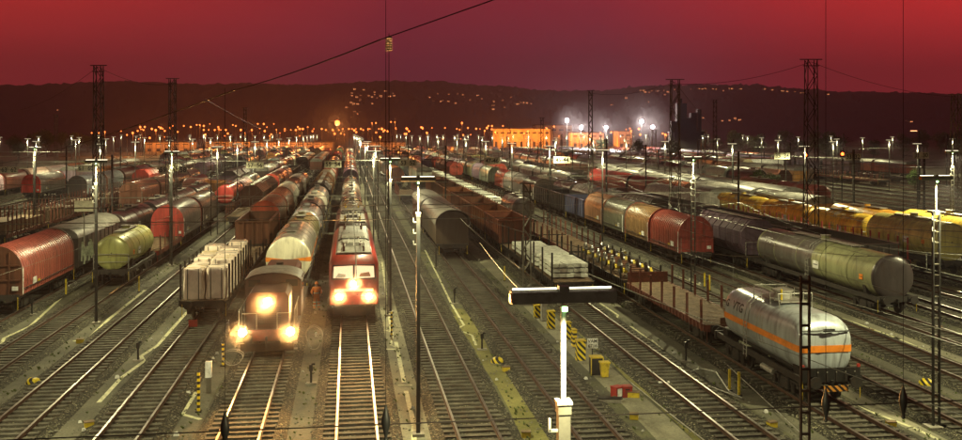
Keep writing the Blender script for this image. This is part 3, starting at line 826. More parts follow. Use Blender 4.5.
# wrapped packages train
for k in range(2):
    W_('flat', -8.45, 56.5+k*13.6, 13, 'dark', ['near flat wagon with tall stakes carrying wrapped white packages', 'empty flat wagon with low stakes behind the wrapped packages'][k], parts=flat(13, m='darksteel', step=1.55 if k == 0 else 3, sh=2.1 if k == 0 else .7))
def package(x, y, w, d, h, i, X, Z):
    r = random.Random(i); b = MB()
        # puffy wrapped block
    rings = []
    for j, zz in enumerate((0, .05, .35, .7, .95, 1)):
        ins = (0.03, 0, 0, 0, .015, .09)[j]
        ring = []
        for t in range(24):
            a = 2*math.pi*t/24+.13; cx_, cy_ = math.cos(a), math.sin(a)
            m_ = max(abs(cx_), abs(cy_)); q = .93+.07*(1/(m_*1.414))**2
            px_, py_ = cx_/m_*q*(w/2-ins), cy_/m_*q*(d/2-ins)
            ring.append((px_+r.uniform(-.045, .045), py_+r.uniform(-.045, .045), zz*h+r.uniform(-.03, .03)))
        rings.append(ring)
    b.loft(rings, 'wrap')
    o = b.build('wrapped_package'); o.location = (X+x, YZ(X, Z)+y, RAILZ+1.27)
    bb = MB()
    for yy in (-d*.25, d*.25): bb.box((0, yy, h+.005), (w*.98, .05, .02), 'yellow' if i % 3 == 0 else 'black')
    for xx in (-w*.25, w*.25): bb.box((xx, -d/2-.01, h*.5), (.04, .02, h*.98), 'black')
    bb.build('strap', o)
    return o
k = 0
NM = ['first', 'second', 'third', 'fourth', 'fifth', 'sixth', 'seventh', 'eighth', 'ninth', 'tenth', 'eleventh', 'twelfth', 'thirteenth', 'fourteenth', 'fifteenth', 'sixteenth', 'seventeenth', 'eighteenth']
for wz in (56.5,):
    for j in range(6):
        for s, nm in ((-1, 'left'), (1, 'right')):
            o = package(s*.66, 1.15+j*2.08, 1.26, 1.9, 1.95+rnd.uniform(-.25, .3), k, -8.45, wz)
            row = (0 if wz < 60 else 6)+j
            tag(o, f'white wrapped package, {nm} one of the {NM[row]} pair along the wrapped load', 'package', 'wrapped packages on the stake wagons'); k += 1
W_('open', -8.45, 85, 11, 'brown', 'brown open wagon heaped with ore behind the wrapped packages')
seqA = [('hood', (.14, .07, .05), 'hooded wagon with an orange-red round end above the brown open wagon', (.55, .10, .05)), ('hood', 'brown', 'brown hooded wagon behind the one with an orange-red end', None),
        ('hood', 'pale', 'pale hooded wagon third in the long curved-roof row', None), ('hood', 'dark', 'dark hooded wagon fourth in the long curved-roof row', None), ('hood', 'grey', 'grey hooded wagon fifth in the long curved-roof row', None)]
Z = 97
for kd, c, lab, s2 in seqA: W_(kd, -8.45, Z, 12, c, lab, s2); Z += 12.7
# white tanks behind the diesel
seqB = [('tank', (.46, .46, .40), 'large cream tank wagon with an orange stripe behind the diesel locomotive', True), ('tank', (.20, .19, .10), 'olive dark tank wagon second behind the diesel locomotive', False), ('tank', (.50, .50, .52), 'grey tank wagon third behind the diesel locomotive', False),
        ('tank', (.15, .13, .12), 'dark tank wagon fourth behind the diesel locomotive', False), ('tank', (.72, .70, .60), 'cream tank wagon fifth behind the diesel locomotive', False), ('tank', (.3, .3, .3), 'grey tank wagon sixth behind the diesel locomotive', False)]
Z = 64
for kd, c, lab, st in seqB:
    L = 13 if st else 9.5
    wt = W_(kd, -4.03, Z, L, c, lab, stripe=st, r=1.5 if st else 1.42, rail=False)
    if st: capmesh0 = MB().lathe([(1.5*math.sin(R(a))+.002, .21+.27*(1-math.cos(R(a)))) for a in (1, 12, 25, 36, 45, 53, 60, 66, 72, 77, 82)]+[(1.506, .48), (1.506, .55)], (0, 2.62), 'tankpaint', 30).build('end_cap', wt, (.85, .82, .62))  # end cap paler than the barrel: its lit face put into the colour
    Z += L+.7
# right side
W_('box', 9.13, 85, 17, (.10, .07, .045), 'dark covered wagon with a curved overhanging roof facing the camera', parts=[('body', MB().prism(arch(1.45, 1.15, 3.0, 4.1, 12), .7, 17, 'paint'), []), ('roof', MB().loft([[(x, y, z) for x, z in arch(1.58, 2.9, 3.05, 4.25, 12)] for y in (0, 5, 11, 17)], 'roofgrey', False, False), [])])
W_('box', 9.13, 103, 14, 'brown', 'brown covered wagon behind the dark one with the overhanging roof')
W_('flat', 9.13, 150, 13, 'dark', 'pale loaded flat wagon standing alone right of the centre path')
W_('hood', 9.13, 186, 12, 'orange', 'hooded wagon with an orange round end right of the centre path', 'orange')
# beams wagons
for k in range(2):
    W_('flat', 14.75, 63.5+k*11, 10.5, 'dark', ['dark flat wagon under the nearest stack of pale beams', 'dark flat wagon under the farther stacks of pale beams'][k], parts=flat(10.5, m='darksteel', step=3.2, sh=1.9))
def beams(X, Z, w, L, layers, label):
    o = root('beam_stack', (X, YZ(X, Z), RAILZ+1.28), label, 'beam stack', 'stacks of pale beams')
    r = random.Random(int(Z))
    for j in range(layers):
        z = .1+j*.33
        for i in range(5):
            MB().box((-w/2+w*(i+.5)/5, L/2+r.uniform(-.1, .1), z+.13), (w/5-.03, L, .24), 'beam').build('beam', o)
        q = MB()
        for y in (.5, L-.5, L/2): q.box((0, y, z-.045), (w, .1, .09), 'wood')
        q.build('spacer', o)
    return o
for k, (z, ly) in enumerate(((64.6, 3), (70.2, 3), (76.2, 2))):
    beams(14.75, z, 2.45, 4.6, ly, ['nearest stack of pale beams on the dark flat wagon', 'second stack of pale beams from the camera', 'third stack of pale beams from the camera', 'farthest stack of pale beams before the open wagons'][k])
Z = 86
oc = [(.16, .05, .03), (.30, .11, .05), (.17, .07, .045), (.13, .05, .035), (.30, .12, .06), (.12, .06, .04), (.10, .05, .035), (.2, .08, .05)]
for k in range(8):
    W_('open', 14.75, Z, 9.6, oc[k], f'{["dark brown", "rust orange", "brown", "dark brown", "rust orange", "dark", "dark", "rusty"][k]} high-sided open wagon, {NM[k]} behind the beam wagons', load=(k > 1)); Z += 10.3
# tanker track

W_('flat', 19.5, 49.6, 13.9, 'brown', 'empty red-brown flat wagon with upright stakes behind the silver tank wagon', gm='brownframe', parts=flat(13.9, step=2.1, sh=1.25)+[('headboard', MB().box((0, 13.8, 1.6), (2.7, .08, .7), 'brownframe'), []), ('end_flap', MB().box((.3, .05, 1.4), (1.6, .06, .35), 'rust'), [])])
W_('flat', 19.5, 64.4, 14.5, 'dark', 'flat wagon loaded with rows of loose wheelsets', parts=flat(14.5, m='darksteel', step=2.4, sh=.9))
ws = None
wms = []
for s in (-1, 1):
    wm = MB(); wms.append(wm); wm.cyl((s*.60, 0, .46), (s*.72, 0, .46), .46, 'wheel', 18).cyl((s*.72, 0, .46), (s*.73, 0, .46), .38, 'galv', 14)
axm = MB().cyl((-.6, 0, .46), (.6, 0, .46), .09, 'rust', 8).cyl((-1.02, 0, .46), (-.73, 0, .46), .1, 'yellow', 8).cyl((.73, 0, .46), (1.02, 0, .46), .1, 'yellow', 8)
for k in range(14):
    if ws is None:
        ws = root('wheelset', (0, 0, 0), '', 'wheelset', 'loose wheelsets on the flat wagon'); [m_.build('wheel', ws) for m_ in wms]; axm.build('axle', ws); c = ws
    else: c = copy_tree(ws)
    c.location = (19.5+(.13 if k % 2 else -.13), YZ(19.5, 65.0+k*.98), RAILZ+1.27)
    c['label'] = f'loose railway wheelset, {NM[k]} from the near end of the flat wagon'
W_('flat', 19.5, 80, 12, 'dark', 'low flat wagon behind the wagon with wheelsets')
W_('flat', 19.5, 93, 12, 'dark', 'second low flat wagon behind the wagon with wheelsets')
W_('tank', 19.5, 108, 9, 'grey', 'round grey tank wagon among the low flat wagons right of the open wagons')
Z = 118
for k in range(10):
    W_('flat', 19.5, Z, 11.5, 'pale', f'flat wagon with white covered lumps, {NM[k]} in the row right of the open wagons', parts=flat(11.5, False)+[('covered_load', MB().box((0, 2.2, 1.7), (2.2, 2.6, .8), 'beam').box((.1, 5.7, 1.65), (2.1, 2.7, .7), 'beam').box((0, 9.2, 1.75), (2.3, 2.5, .85), 'beam'), [])]); Z += 12.2
# row of hooded wagons
hc = [((.28, .06, .045), 'red', 'red-brown hooded wagon nearest the camera in the right row', (.30, .05, .04)), ((.20, .12, .055), 'brown', 'brown-gold hooded wagon second in the right row', (.3, .05, .03)),
      ((.17, .18, .13), 'olive', 'grey-green hooded wagon third in the right row', (.12, .12, .1)), ((.36, .18, .10), 'orange', 'tan orange hooded wagon fourth in the right row', (.4, .15, .07))]
Z = 79.3
for c, _, lab, s2 in hc:
    W_('hood', 28.4, Z, 7.5, c, lab, s2, four=False); Z += 8.05
for k in range(3):
    W_('open', 28.4, Z, 9.5, ['blue', 'black', 'black'][k], ['dark blue open wagon behind the tan hooded wagon', 'black open wagon behind the dark blue one', 'second black open wagon before the grey hooded wagons'][k]); Z += 10
for c, lab in (('dark', 'dark hooded wagon between the black open wagons and the grey one'), ('grey', 'grey hooded wagon next to the bright red one'), ('grey', 'second grey hooded wagon next to the bright red one'), ('red', 'bright red hooded wagon half way up the right row')):
    W_('hood', 28.4, Z, 9, c, lab, c); Z += 9.6
# big grey tank
bigt = tank(17.5, r=1.36, zc=2.3, rail=False)
def two(parts, split, L, r):
    return parts
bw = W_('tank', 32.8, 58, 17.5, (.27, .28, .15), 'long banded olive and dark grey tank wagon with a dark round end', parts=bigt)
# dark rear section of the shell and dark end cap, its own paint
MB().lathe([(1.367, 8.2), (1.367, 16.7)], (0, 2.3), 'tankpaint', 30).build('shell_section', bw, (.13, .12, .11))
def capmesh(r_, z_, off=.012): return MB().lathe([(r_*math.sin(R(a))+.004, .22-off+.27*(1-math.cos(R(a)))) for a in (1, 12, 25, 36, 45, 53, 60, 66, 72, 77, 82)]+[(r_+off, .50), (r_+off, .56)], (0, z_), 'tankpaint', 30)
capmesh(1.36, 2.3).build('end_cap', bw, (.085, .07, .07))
def side_text(r, zc, ang0, yc):
    def f(x, y):
        a = ang0-y/r
        return (-(r+.012)*math.sin(a), yc-x, zc+(r+.012)*math.cos(a))
    return f
textured(bw, 'VTG', .62, side_text(1.367, 2.3, R(62), 15.3), 'white')
# silver tank wagon with orange stripe in the foreground
L = 9.2
st_ = W_('tank', 19.5, 39.2, L, (.52, .53, .56), 'silver tank wagon with an orange stripe and railed top platform in the foreground', parts=[])
zc = 2.34; r = 1.21
def sq_ring(y, sc, n=32, cx_=0, p=2.6, zoff=0):
    ring = []
    for k in range(n):
        t = 2*math.pi*k/n; c_, s_ = math.cos(t), math.sin(t)
        x = math.copysign(abs(s_)**(2/p), s_)*r*sc; z = math.copysign(abs(c_)**(2/p), c_)*r*sc
        ring.append((x, y, zc+z+zoff))
    return ring
FR = [(.385, .55), (.39, .80), (.43, .90), (.55, .965), (.85, .995), (1.4, 1)]
def rec(z, y): return .95*max(0, (z-zc-.30)/r)**1.6*max(0, 1-(y-.385)/1.0)
def front_ring(y, sc): return [(x, yy+rec(z, yy), z) for x, yy, z in sq_ring(y, sc, 40, 0, 3.1)]
body = MB().loft([front_ring(y, sc) for y, sc in FR]+[sq_ring(2.6, 1, 40, 0, 2.9), sq_ring(L-1.3, 1, 40, 0, 2.6), sq_ring(L-.9, .97, 40, 0, 2.6), sq_ring(L-.6, .85, 40, 0, 2.6), sq_ring(L-.42, .5, 40, 0, 2.6)], 'tankpaint')
body.build('tank', st_, (.42, .46, .48))
def zband(y, sc, z0, z1, side, off=.014, p=3.0):
    out = []
    for z in (z0, z1):
        u = min(.999, abs(z-zc)/(r*sc)); x = (1-u**p)**(1/p)*r*sc+off
        out.append((side*x, y, z))
    return out
stb = MB()
for side in (-1, 1):
    rr = [zband(y-.012*(sc < .97), sc, zc-.24, zc+.04, side) for y, sc in FR[1:]]+[zband(L-1.3, 1.0, zc-.24, zc+.04, side, .03), zband(L-.9, .97, zc-.24, zc+.04, side, .03)]
    stb.loft(rr, 'orange', False, False)
xe = zband(.378, .80, zc-.24, zc+.04, 1)[0][0]
stb.box((0, .37, zc-.10), (2*xe, .016, .28), 'orange')
stb.build('stripe', st_)
rg = MB()
for y in (3.9, 4.2, 4.5): rg.loft([[(p[0]*1.015, p[1], zc+(p[2]-zc)*1.015) for p in sq_ring(yy, 1)] for yy in (y-.04, y+.04)], 'galv', False)
rg.build('tank_band', st_)
textured(st_, 'VTG', .56, lambda x, y: (-(zband(0, 1, zc+.50+y, zc+.8, 1, .02, 2.6)[0][0]), 6.7-x*1.15, zc+.50+y), 'black')
textured(st_, 'G', .48, lambda x, y: (-(zband(0, 1, zc+.50+y, zc+.8, 1, .02, 2.6)[0][0]), 7.9-x, zc+.50+y), 'black', 'emblem')
pl = MB().box((0, 4.4, zc+r+.10), (1.2, 2.2, .05), 'galv'); pl.build('platform', st_)
MB().cyl((0, 4.4, zc+r-.1), (0, 4.4, zc+r+.42), .4, 'galv', 16).cyl((0, 4.4, zc+r+.42), (0, 4.4, zc+r+.5), .47, 'galv', 16).box((.3, 5.0, zc+r+.3), (.4, .4, .35), 'galv').cyl((-.35, 3.8, zc+r+.1), (-.35, 3.8, zc+r+.6), .05, 'yellow').build('dome', st_)
rl = MB()
for s in (-1, 1):
    rl.path([(s*.75, 3.1, zc+r-.15), (s*.8, 3.2, zc+r+.5), (s*.8, 5.7, zc+r+.5), (s*.75, 5.8, zc+r-.15)], .022, 'galv')
    for y in (4.0, 4.9): rl.cyl((s*.78, y, zc+r-.1), (s*.8, y, zc+r+.5), .018, 'galv')
for y in (3.2, 5.7): rl.path([(-.8, y, zc+r+.5), (.8, y, zc+r+.5)], .022, 'galv')
rl.build('railing', st_)
ld = MB()
for y in (5.4, 5.75): ld.path([(-1.3, y, .8), (-1.3, y, zc), (-1.1, y, zc+.9), (-.6, y, zc+r+.1)], .02, 'galv')
for k in range(9): ld.cyl((-1.3, 5.4, .9+k*.2), (-1.3, 5.75, .9+k*.2), .014, 'galv', 5)
ld.build('ladder', st_)
MB().prism([(-1.1, 1.1), (1.1, 1.1), (1.12, 1.5), (-1.12, 1.5)], .55, 1.1, 'darksteel').build('saddle', st_)
MB().prism([(-1.1, 1.1), (1.1, 1.1), (1.12, 1.5), (-1.12, 1.5)], L-1.1, L-.55, 'darksteel').build('saddle', st_)
ep = MB().box((0, -.02, 1.27), (2.5, .06, .58), 'black')
for x in (-1, -.6, -.2, .2, .6, 1): ep.box((x, -.055, 1.27), (.04, .03, .5), 'steel').box((x, -.06, 1.40), (.05, .03, .05), 'galv')
ep.build('end_plate', st_)
MB().box((.1, -.21, .76), (1.05, .02, .24), 'hazardorange').build('hazard_plate', st_)
MB().path([(-1.05, .42, 2.98), (-.45, .36, 2.98), (-.1, .36, 3.02), (.5, .36, 2.95), (1.0, .42, 2.95)], .035, 'black').box((.1, .36, 3.0), (.5, .06, .12), 'black').build('end_handrail', st_)
MB().box((.3, 4.2, .55), (.7, 1.6, .5), 'darksteel').build('outlet_gear', st_)
MB().cyl((-1.1, 2.9, .7), (-1.1, 4.1, .7), .14, 'galv').build('air_tank', st_)
for s_ in (-1, 1): MB().box((s_*1.2, .02, 1.62), (.12, .08, .12), 'red').build('tail_lamp', st_)

# yellow tanks and stake wagons farther right
def stake_row(X, Z0, n, lab, m='red'):
    z = Z0
    for k in range(n):
        W_('flat', X, z, 11.5, 'dark', f'{lab}, {NM[k]} of its row', parts=flat(11.5, m=m, step=1.35, sh=1.7)); z += 12.2
W_('tank', 46.2, 74, 10.5, (.62, .56, .18), 'olive-yellow banded tank wagon above the long grey tank wagon', r=1.5)
W_('tank', 46.2, 85, 10.5, (.95, .64, .09), 'bright yellow tank wagon behind the olive-yellow one')
W_('tank', 46.2, 96, 10.5, (.92, .52, .08), 'orange-yellow tank wagon behind the bright yellow one')
W_('tank', 50.8, 76, 12, (.9, .62, .10), 'yellow tank wagon cut by the right edge of the picture', r=1.5)
W_('tank', 50.8, 89, 12, (.85, .42, .06), 'orange tank wagon behind the yellow one near the right edge')
W_('tank', 46.2, 107.5, 12, (.92, .66, .10), 'big yellow tank wagon left of the tall dark lattice mast')
stake_row(41.6, 74, 3, 'flat wagon with red stakes before the yellow tanks')
for k in range(8):
    W_('open', 37.2, 68+k*11.2, 10.5, ['dark', 'dark', 'black', 'dark', 'dark', 'brown', 'rust', 'rust'][k], f'long low {["dark", "dark", "black", "dark", "dark", "brown", "rusty", "rusty"][k]} open wagon, {NM[k]} behind the olive tank wagon', load=False)
for k in range(6):
    W_(['hopper', 'open', 'hopper', 'tank', 'tank', 'tank'][k], 32.8, 77+k*12.4, 11.6, ['purple', 'black', 'dark', 'grey', 'grey', 'dark'][k], f'{["purplish hopper", "black open", "dark hopper", "grey tank", "grey tank", "dark tank"][k]} wagon, {NM[k]} behind the long olive tank wagon')
# pale cargo with blue frame
W_('box', 46.2, 120.5, 7, (.55, .58, .56), 'pale box wagon with a red mark near the tall lattice mast')
W_('hopper', 41.6, 112, 8, 'pale', 'pale gabled hopper wagon left of the yellow tanks')
W_('hood', 41.6, 122, 10, 'pale', 'pale hooded wagon left of the gabled hopper')

# far left stake wagons and hoods
for k in range(6):
    W_('flat', -34, 92+k*13.4, 12.8, 'dark', f'stake wagon loaded with timber, {NM[k]} from the left edge', parts=flat(12.8, m='brownframe', step=1.25, sh=2.1)+[('timber', MB().box((0, 3.2, 1.9), (2.3, 5.6, 1.1), 'wood').box((0, 9.4, 1.75), (2.3, 5.4, .85), 'wood'), [])])
W_('hood', -29.8, 132, 13, (.30, .11, .07), 'red-brown hooded wagon with a small white plate beyond the stake wagons', 'brown')
W_('hood', -29.8, 146, 13, 'brown', 'brown hooded wagon behind the red-brown one beyond the stake wagons', 'brown')
W_('hood', -51.2, 156, 14, 'grey', 'hooded wagon with a bright red end at the far left', (.75, .05, .03))
for k in range(4): W_('flat', -25.6, 100+k*13.4, 12.8, 'purple', f'low empty flat wagon, {NM[k]} on the track behind the graffiti wagon')

# locomotives -------------------------------------------------------------
def diesel(X, Z):
    o = root('diesel_locomotive', (X, YZ(X, Z), RAILZ), 'dark red diesel shunting locomotive with three blazing headlamps', 'locomotive')
    L = 14.0
    MB().box((0, L/2, 1.12), (2.9, L, .34), 'darksteel').build('underframe', o)
    b = MB(); prof = [(-1.05, 1.3), (-1.05, 2.85), (-.85, 3.1), (.85, 3.1), (1.05, 2.85), (1.05, 1.3)]
    b.prism(prof, .75, 4.0, 'locodark'); b.build('front_hood', o)
    g = MB()
    for k in range(9): g.box((0, .735, 1.55+k*.1), (1.3, .03, .05), 'darksteel')
    g.build('grille', o)
    c = MB(); cp = [(-1.48, 1.3), (-1.48, 3.1)]+[(-1.48*math.cos(math.pi*k/10), 3.1+.52*math.sin(math.pi*k/10)) for k in range(1, 10)]+[(1.48, 3.1), (1.48, 1.3)]
    c.prism(cp, 4.0, 6.6, 'locodark'); cab = c.build('cab', o)
    MB().loft([[(x*1.05, y, z+.04) for x, z in cp[1:-1]] for y in (3.8, 6.8)], 'roofgrey', False, False).build('cab_roof', o)
    for x in (-.98, .98): MB().box((x, 3.985, 3.08), (.62, .04, .36), 'glass').build('window', cab)
    for s in (-1, 1): MB().box((s*1.49, 5.3, 2.95), (.03, 1.2, .7), 'glass').build('window', cab)
    b = MB().prism(prof, 6.6, L-.6, 'locodark'); b.cyl((0, 9, 3.1), (0, 9, 3.5), .2, 'darksteel'); b.build('rear_hood', o)
    MB().box((0, -.02, 1.12), (2.9, .1, .56), 'brownframe').build('buffer_beam', o)
    for y in (3, 11):
        bg_ = bogie_mb(y).build('bogie', o)
        for d in (-.95, .95): wheelset_mb(y+d).build('wheelset', bg_)
    for x in (-.875, .875): buffer_mb(x, -.05, 1).build('buffer', o)
    MB().box((0, -.2, 1.0), (.1, .35, .16), 'darksteel').cyl((0, -.3, .95), (0, -.34, .5), .04, 'darksteel').build('coupling_hook', o)
    hs = MB()
    for s in (-1, 1):
        hs.path([(s*1.35, .05, 1.3), (s*1.35, .05, 2.35), (s*1.35, 3.9, 2.35)], .025, 'galv')
        for y in (1.3, 2.6): hs.cyl((s*1.35, y, 1.3), (s*1.35, y, 2.35), .02, 'galv')
        hs.path([(s*.5, .04, 1.3), (s*.5, .04, 2.2), (s*1.2, .04, 2.2)], .02, 'galv')
    hs.build('handrail', o)
    st = MB()
    for s in (-1, 1):
        for k in range(3): st.box((s*1.3, .35, .35+k*.3), (.35, .25, .04), 'galv')
    st.build('step', o)
    MB().box((0, .2, .5), (2.6, .06, .35), 'darksteel').build('rail_guard', o)
    for (x, y, z, rr) in ((-1.16, -.09, 1.30, .19), (1.16, -.09, 1.30, .19), (0, .70, 2.66, .19)):
        h = MB().cyl((x, y+.12, z), (x, y-.02, z), rr+.04, 'darksteel', 18).build('headlamp', o)
        MB().cyl((x, y-.02, z), (x, y-.06, z), rr, 'headlamp', 20).build('lens', h)
        spot((x, y-.12, z), (R(-99), 0, 0), 15000, (1, .45, .11), 42, .12, o)
        area_pt((x, y-.38, z), 70, (1, .46, .12), .05, o, 'lamp_light')  # point lamp added ahead of the lens to wash nose and ground orange
    return o
mat('locodark', (.075, .022, .016), .5, 0, .45, 1.6)
occ(-4.03, 40, 62); diesel(-4.03, 47.5)
def electric(X, Z, label, lit, body='locored'):
    o = root('electric_locomotive', (X, YZ(X, Z), RAILZ), label, 'locomotive'); L = 18.4
    def ring(y, zt, w=1.48, zb=.95, slope=0):
        return [(-w, y, zb), (-w, y, zt-.75), (-w+.18, y+slope, zt-.22), (-w+.45, y+slope, zt), (w-.45, y+slope, zt), (w-.18, y+slope, zt-.22), (w, y, zt-.75), (w, y, zb)]
    b = MB().loft([ring(.12, 2.2, 1.40), ring(.05, 2.3, 1.42), ring(.12, 2.75, 1.46)], body)
    fr = MB()
    # front: lower vertical face, raked windscreen
    rings = [[(-1.40, .05, .9), (1.40, .05, .9)], [(-1.43, .0, 1.5), (1.43, .0, 1.5)], [(-1.43, .05, 2.25), (1.43, .05, 2.25)], [(-1.33, .55, 3.25), (1.33, .55, 3.25)], [(-1.1, .75, 3.55), (1.1, .75, 3.55)]]
    side = [(-1.48, .9), (-1.48, 3.2), (-1.12, 3.72), (1.12, 3.72), (1.48, 3.2), (1.48, .9)]
    mb = MB()
    prof = [(0.05, .9), (0.0, 1.5), (.05, 2.25), (.6, 3.25), (1.0, 3.72)]
    secs = []
    # loft across X
    for x, ins, zt in ((-1.48, .22, 3.2), (-1.38, .06, 3.45), (-1.12, 0, 3.72), (1.12, 0, 3.72), (1.38, .06, 3.45), (1.48, .22, 3.2)):
        sec = []
        for y, z in prof: sec.append((x, y+ins, min(z, zt)))
        sec += [(x, L-y-ins, min(z, zt)) for y, z in reversed(prof)]
        secs.append(sec)
    mb.loft(secs, body, True, True); mb.build('body', o)
    # windscreen panes set on the raked face
    def rake(x, z, off=.02):
        t = (z-2.25)/1.0; y = .05+t*.55
        return (x, y-off, z+off*.5)
    for s in (-1, 1):
        w = MB(); x0, x1 = s*.06, s*1.22
        w.add([rake(x0, 2.42), rake(x1, 2.45), rake(x1*.97, 3.08), rake(x0, 3.12)], [(0, 1, 2, 3)], 'cablight' if lit else 'glass'); w.build('windscreen', o)
    fr = MB(); fr.path([rake(-1.27, 2.38, .03), rake(1.27, 2.38, .03), rake(1.22, 3.15, .03), rake(-1.22, 3.15, .03), rake(-1.27, 2.38, .03)], .03, 'black').path([rake(0, 2.38, .03), rake(0, 3.15, .03)], .035, 'black')
    fr.build('window_frame', o)
    # lit cab: driver's desk and seats seen as dark shapes against the light
    if lit:
        dk = MB().add([rake(x, z, .045) for x, z in ((-1.1, 2.46), (-.5, 2.46), (-.5, 2.62), (-.9, 2.7))], [(0, 1, 2, 3)], 'white').add([rake(x, z, .045) for x, z in ((.3, 2.5), (1.0, 2.5), (.9, 2.75), (.4, 2.68))], [(0, 1, 2, 3)], 'skin')
        dk.build('cab_desk', o)
    MB().box((0, -.03, 1.15), (2.8, .1, .5), 'red' if lit else 'darksteel').build('buffer_beam', o)
    MB().box((0, -.012, 1.75), (2.3, .03, .16), 'white').build('front_band', o)
    MB().box((0, .15, .5), (2.5, .12, .5), 'darksteel').build('plough', o)
    rf = MB().prism([(-1.1, 3.722), (-1.0, 3.86), (1.0, 3.86), (1.1, 3.722)], 1.1, L-1.1, 'roofgrey'); rf.build('roof', o)
    eq = MB()
    for y, w, l, h in ((5.5, 1.3, 2.0, .22), (8.5, 1.5, 2.2, .3), (11.6, 1.4, 2, .2)): eq.box((0, y, 3.86+h/2), (w, l, h), 'roofgrey')
    eq.path([(.45, 2, 4.1), (.45, 7, 4.12), (.3, 12, 4.12), (.3, 16, 4.1)], .03, 'galv')
    eq.build('roof_equipment', o)
    r_ = random.Random(3)
    for x, y in ((-.6, 1.6), (.6, 1.6), (-.6, 3.5), (.6, 3.5), (.3, 7), (-.3, 9.9), (.45, 4.5), (-.6, 14.4), (.6, 14.4), (-.6, 16.4), (.6, 16.4)):
        i_ = MB()
        for k in range(4): i_.cyl((x, y, 3.84+k*.075), (x, y, 3.87+k*.075), .085, 'insulator' if lit else 'yellow', 8)
        i_.cyl((x, y, 3.84), (x, y, 4.16), .05, 'insulator' if lit else 'yellow', 8); i_.build('insulator', o)
    for y0, up in ((2.6, False), (15.4, lit)):
        pn = MB(); zt = 4.5 if not up else 5.2
        for s in (-1, 1):
            pn.path([(s*.55, y0-1.0, 4.18), (s*.55, y0+1.0, 4.18)], .035, 'galv')
            pn.path([(s*.5, y0+.9, 4.2), (s*.35, y0-1.0 if not up else y0-.6, (4.2+zt)/2), (s*.3, y0+.3, zt)], .03, 'galv')
        for d in (-1, 1): pn.path([(-.55, y0+d, 4.18), (.55, y0+d, 4.18)], .03, 'galv')
        for d in (.15, .45): pn.path([(-.95, y0+d, zt-.12), (-.7, y0+d, zt), (.7, y0+d, zt), (.95, y0+d, zt-.12)], .03, 'darksteel')
        pn.path([(0, y0-1, 4.2), (0, y0+.3, zt)], .025, 'galv')
        pn.build('pantograph', o)
    for y in (3.6, L-3.6):
        bg_ = bogie_mb(y).build('bogie', o)
        for d in (-1.25, 1.25): wheelset_mb(y+d).build('wheelset', bg_)
    for x in (-.875, .875): buffer_mb(x, -.05, 1).build('buffer', o)
    for (x, y, z, rr) in ((-.88, -.05, 1.36, .17), (.88, -.05, 1.36, .17), (0, -.02, 2.12, .14)):
        h = MB().cyl((x, y+.1, z), (x, y, z), rr+.05, 'darksteel', 16).build('headlamp', o)
        MB().cyl((x, y, z), (x, y-.04, z), rr, 'headlamp' if lit else 'glass', 18).build('lens', h)
        if lit:
            spot((x, y-.1, z), (R(-99), 0, 0), 11000, (1, .47, .13), 42, .1, o)
            area_pt((x, y-.36, z), 45, (1, .47, .14), .05, o, 'lamp_light')  # extra point lamp added before each lens to brighten the front
    return o
occ(.29, 50, 97); electric(.29, 57.2, 'red electric locomotive with lit cab and three headlamps', True)
electric(.29, 77, 'unlit grey-roofed electric locomotive coupled behind the red one', False, 'locodark')
for k, (c, lab) in enumerate((('olive', 'olive tank wagon just behind the two electric locomotives'), ('dark', 'dark tank wagon second behind the electric locomotives'), ('pale', 'tank wagon with a pale end third behind the electric locomotives'), ('pale', 'pale tank wagon fourth behind the electric locomotives'), ('dark', 'dark tank wagon fifth behind the electric locomotives'))):
    W_('tank', .29, 97+k*12.7, 12, c, lab)

# ------------------------------------------------------------------ filler trains back in the yard
kinds = ['hood', 'tank', 'open', 'hopper', 'flat', 'box']
Lf = {'hood': 12, 'tank': 13, 'open': 13, 'hopper': 12, 'flat': 14, 'box': 14}
far_mesh = {}
for kd in kinds:
    L = Lf[kd]; f = FAM[kd][0]; b = MB()
    for nm, mb, sub in f(L, False): b.merge(mb)
    b.merge(under(L))
    for y in (2, L-2):
        b.merge(bogie_mb(y))
        for d in (-.9, .9):
            b.box((0, y+d, .46), (1.6, .85, .8), 'wheel')
    far_mesh[kd] = b.mesh(kind_name[kd])
mid_proto = {}
def mid_wagon(kd, X, Z, col, cname, second=None):
    L = Lf[kd]
    lab = f'{CWN[cname]} {FAM[kd][1]} in the rows behind the nearer trains'; grp = f'{CWN[cname]} {FAM[kd][1]}s in the rows behind'
    if kd not in mid_proto:
        c = make_wagon(kd, X, Z, L, col, lab, second, grp); mid_proto[kd] = c
    else:
        c = copy_tree(mid_proto[kd]); c.location = (X, YZ(X, Z), RAILZ); c['label'] = lab; c['group'] = grp
    for ch in c.children: ch.color = (*(second if second and ch.name.startswith('end_wall') else col), 1)
    return c
def far_wagon(kd, X, Z, col, cname):
    o = bpy.data.objects.new(kind_name[kd], far_mesh[kd]); COL.objects.link(o); o.location = (X, YZ(X, Z), RAILZ); o.color = (*col, 1)
    tag(o, f'{CWN[cname]} {FAM[kd][1]} far back in the crowded yard', FAM[kd][1], f'{CWN[cname]} {FAM[kd][1]}s far back')
    return o
fr = random.Random(77)
palette = ['brown', 'dark', 'grey', 'pale', 'rust', 'dark', 'olive', 'purple', 'brown', 'grey', 'black', 'orange', 'rust', 'dark', 'brown', 'red']
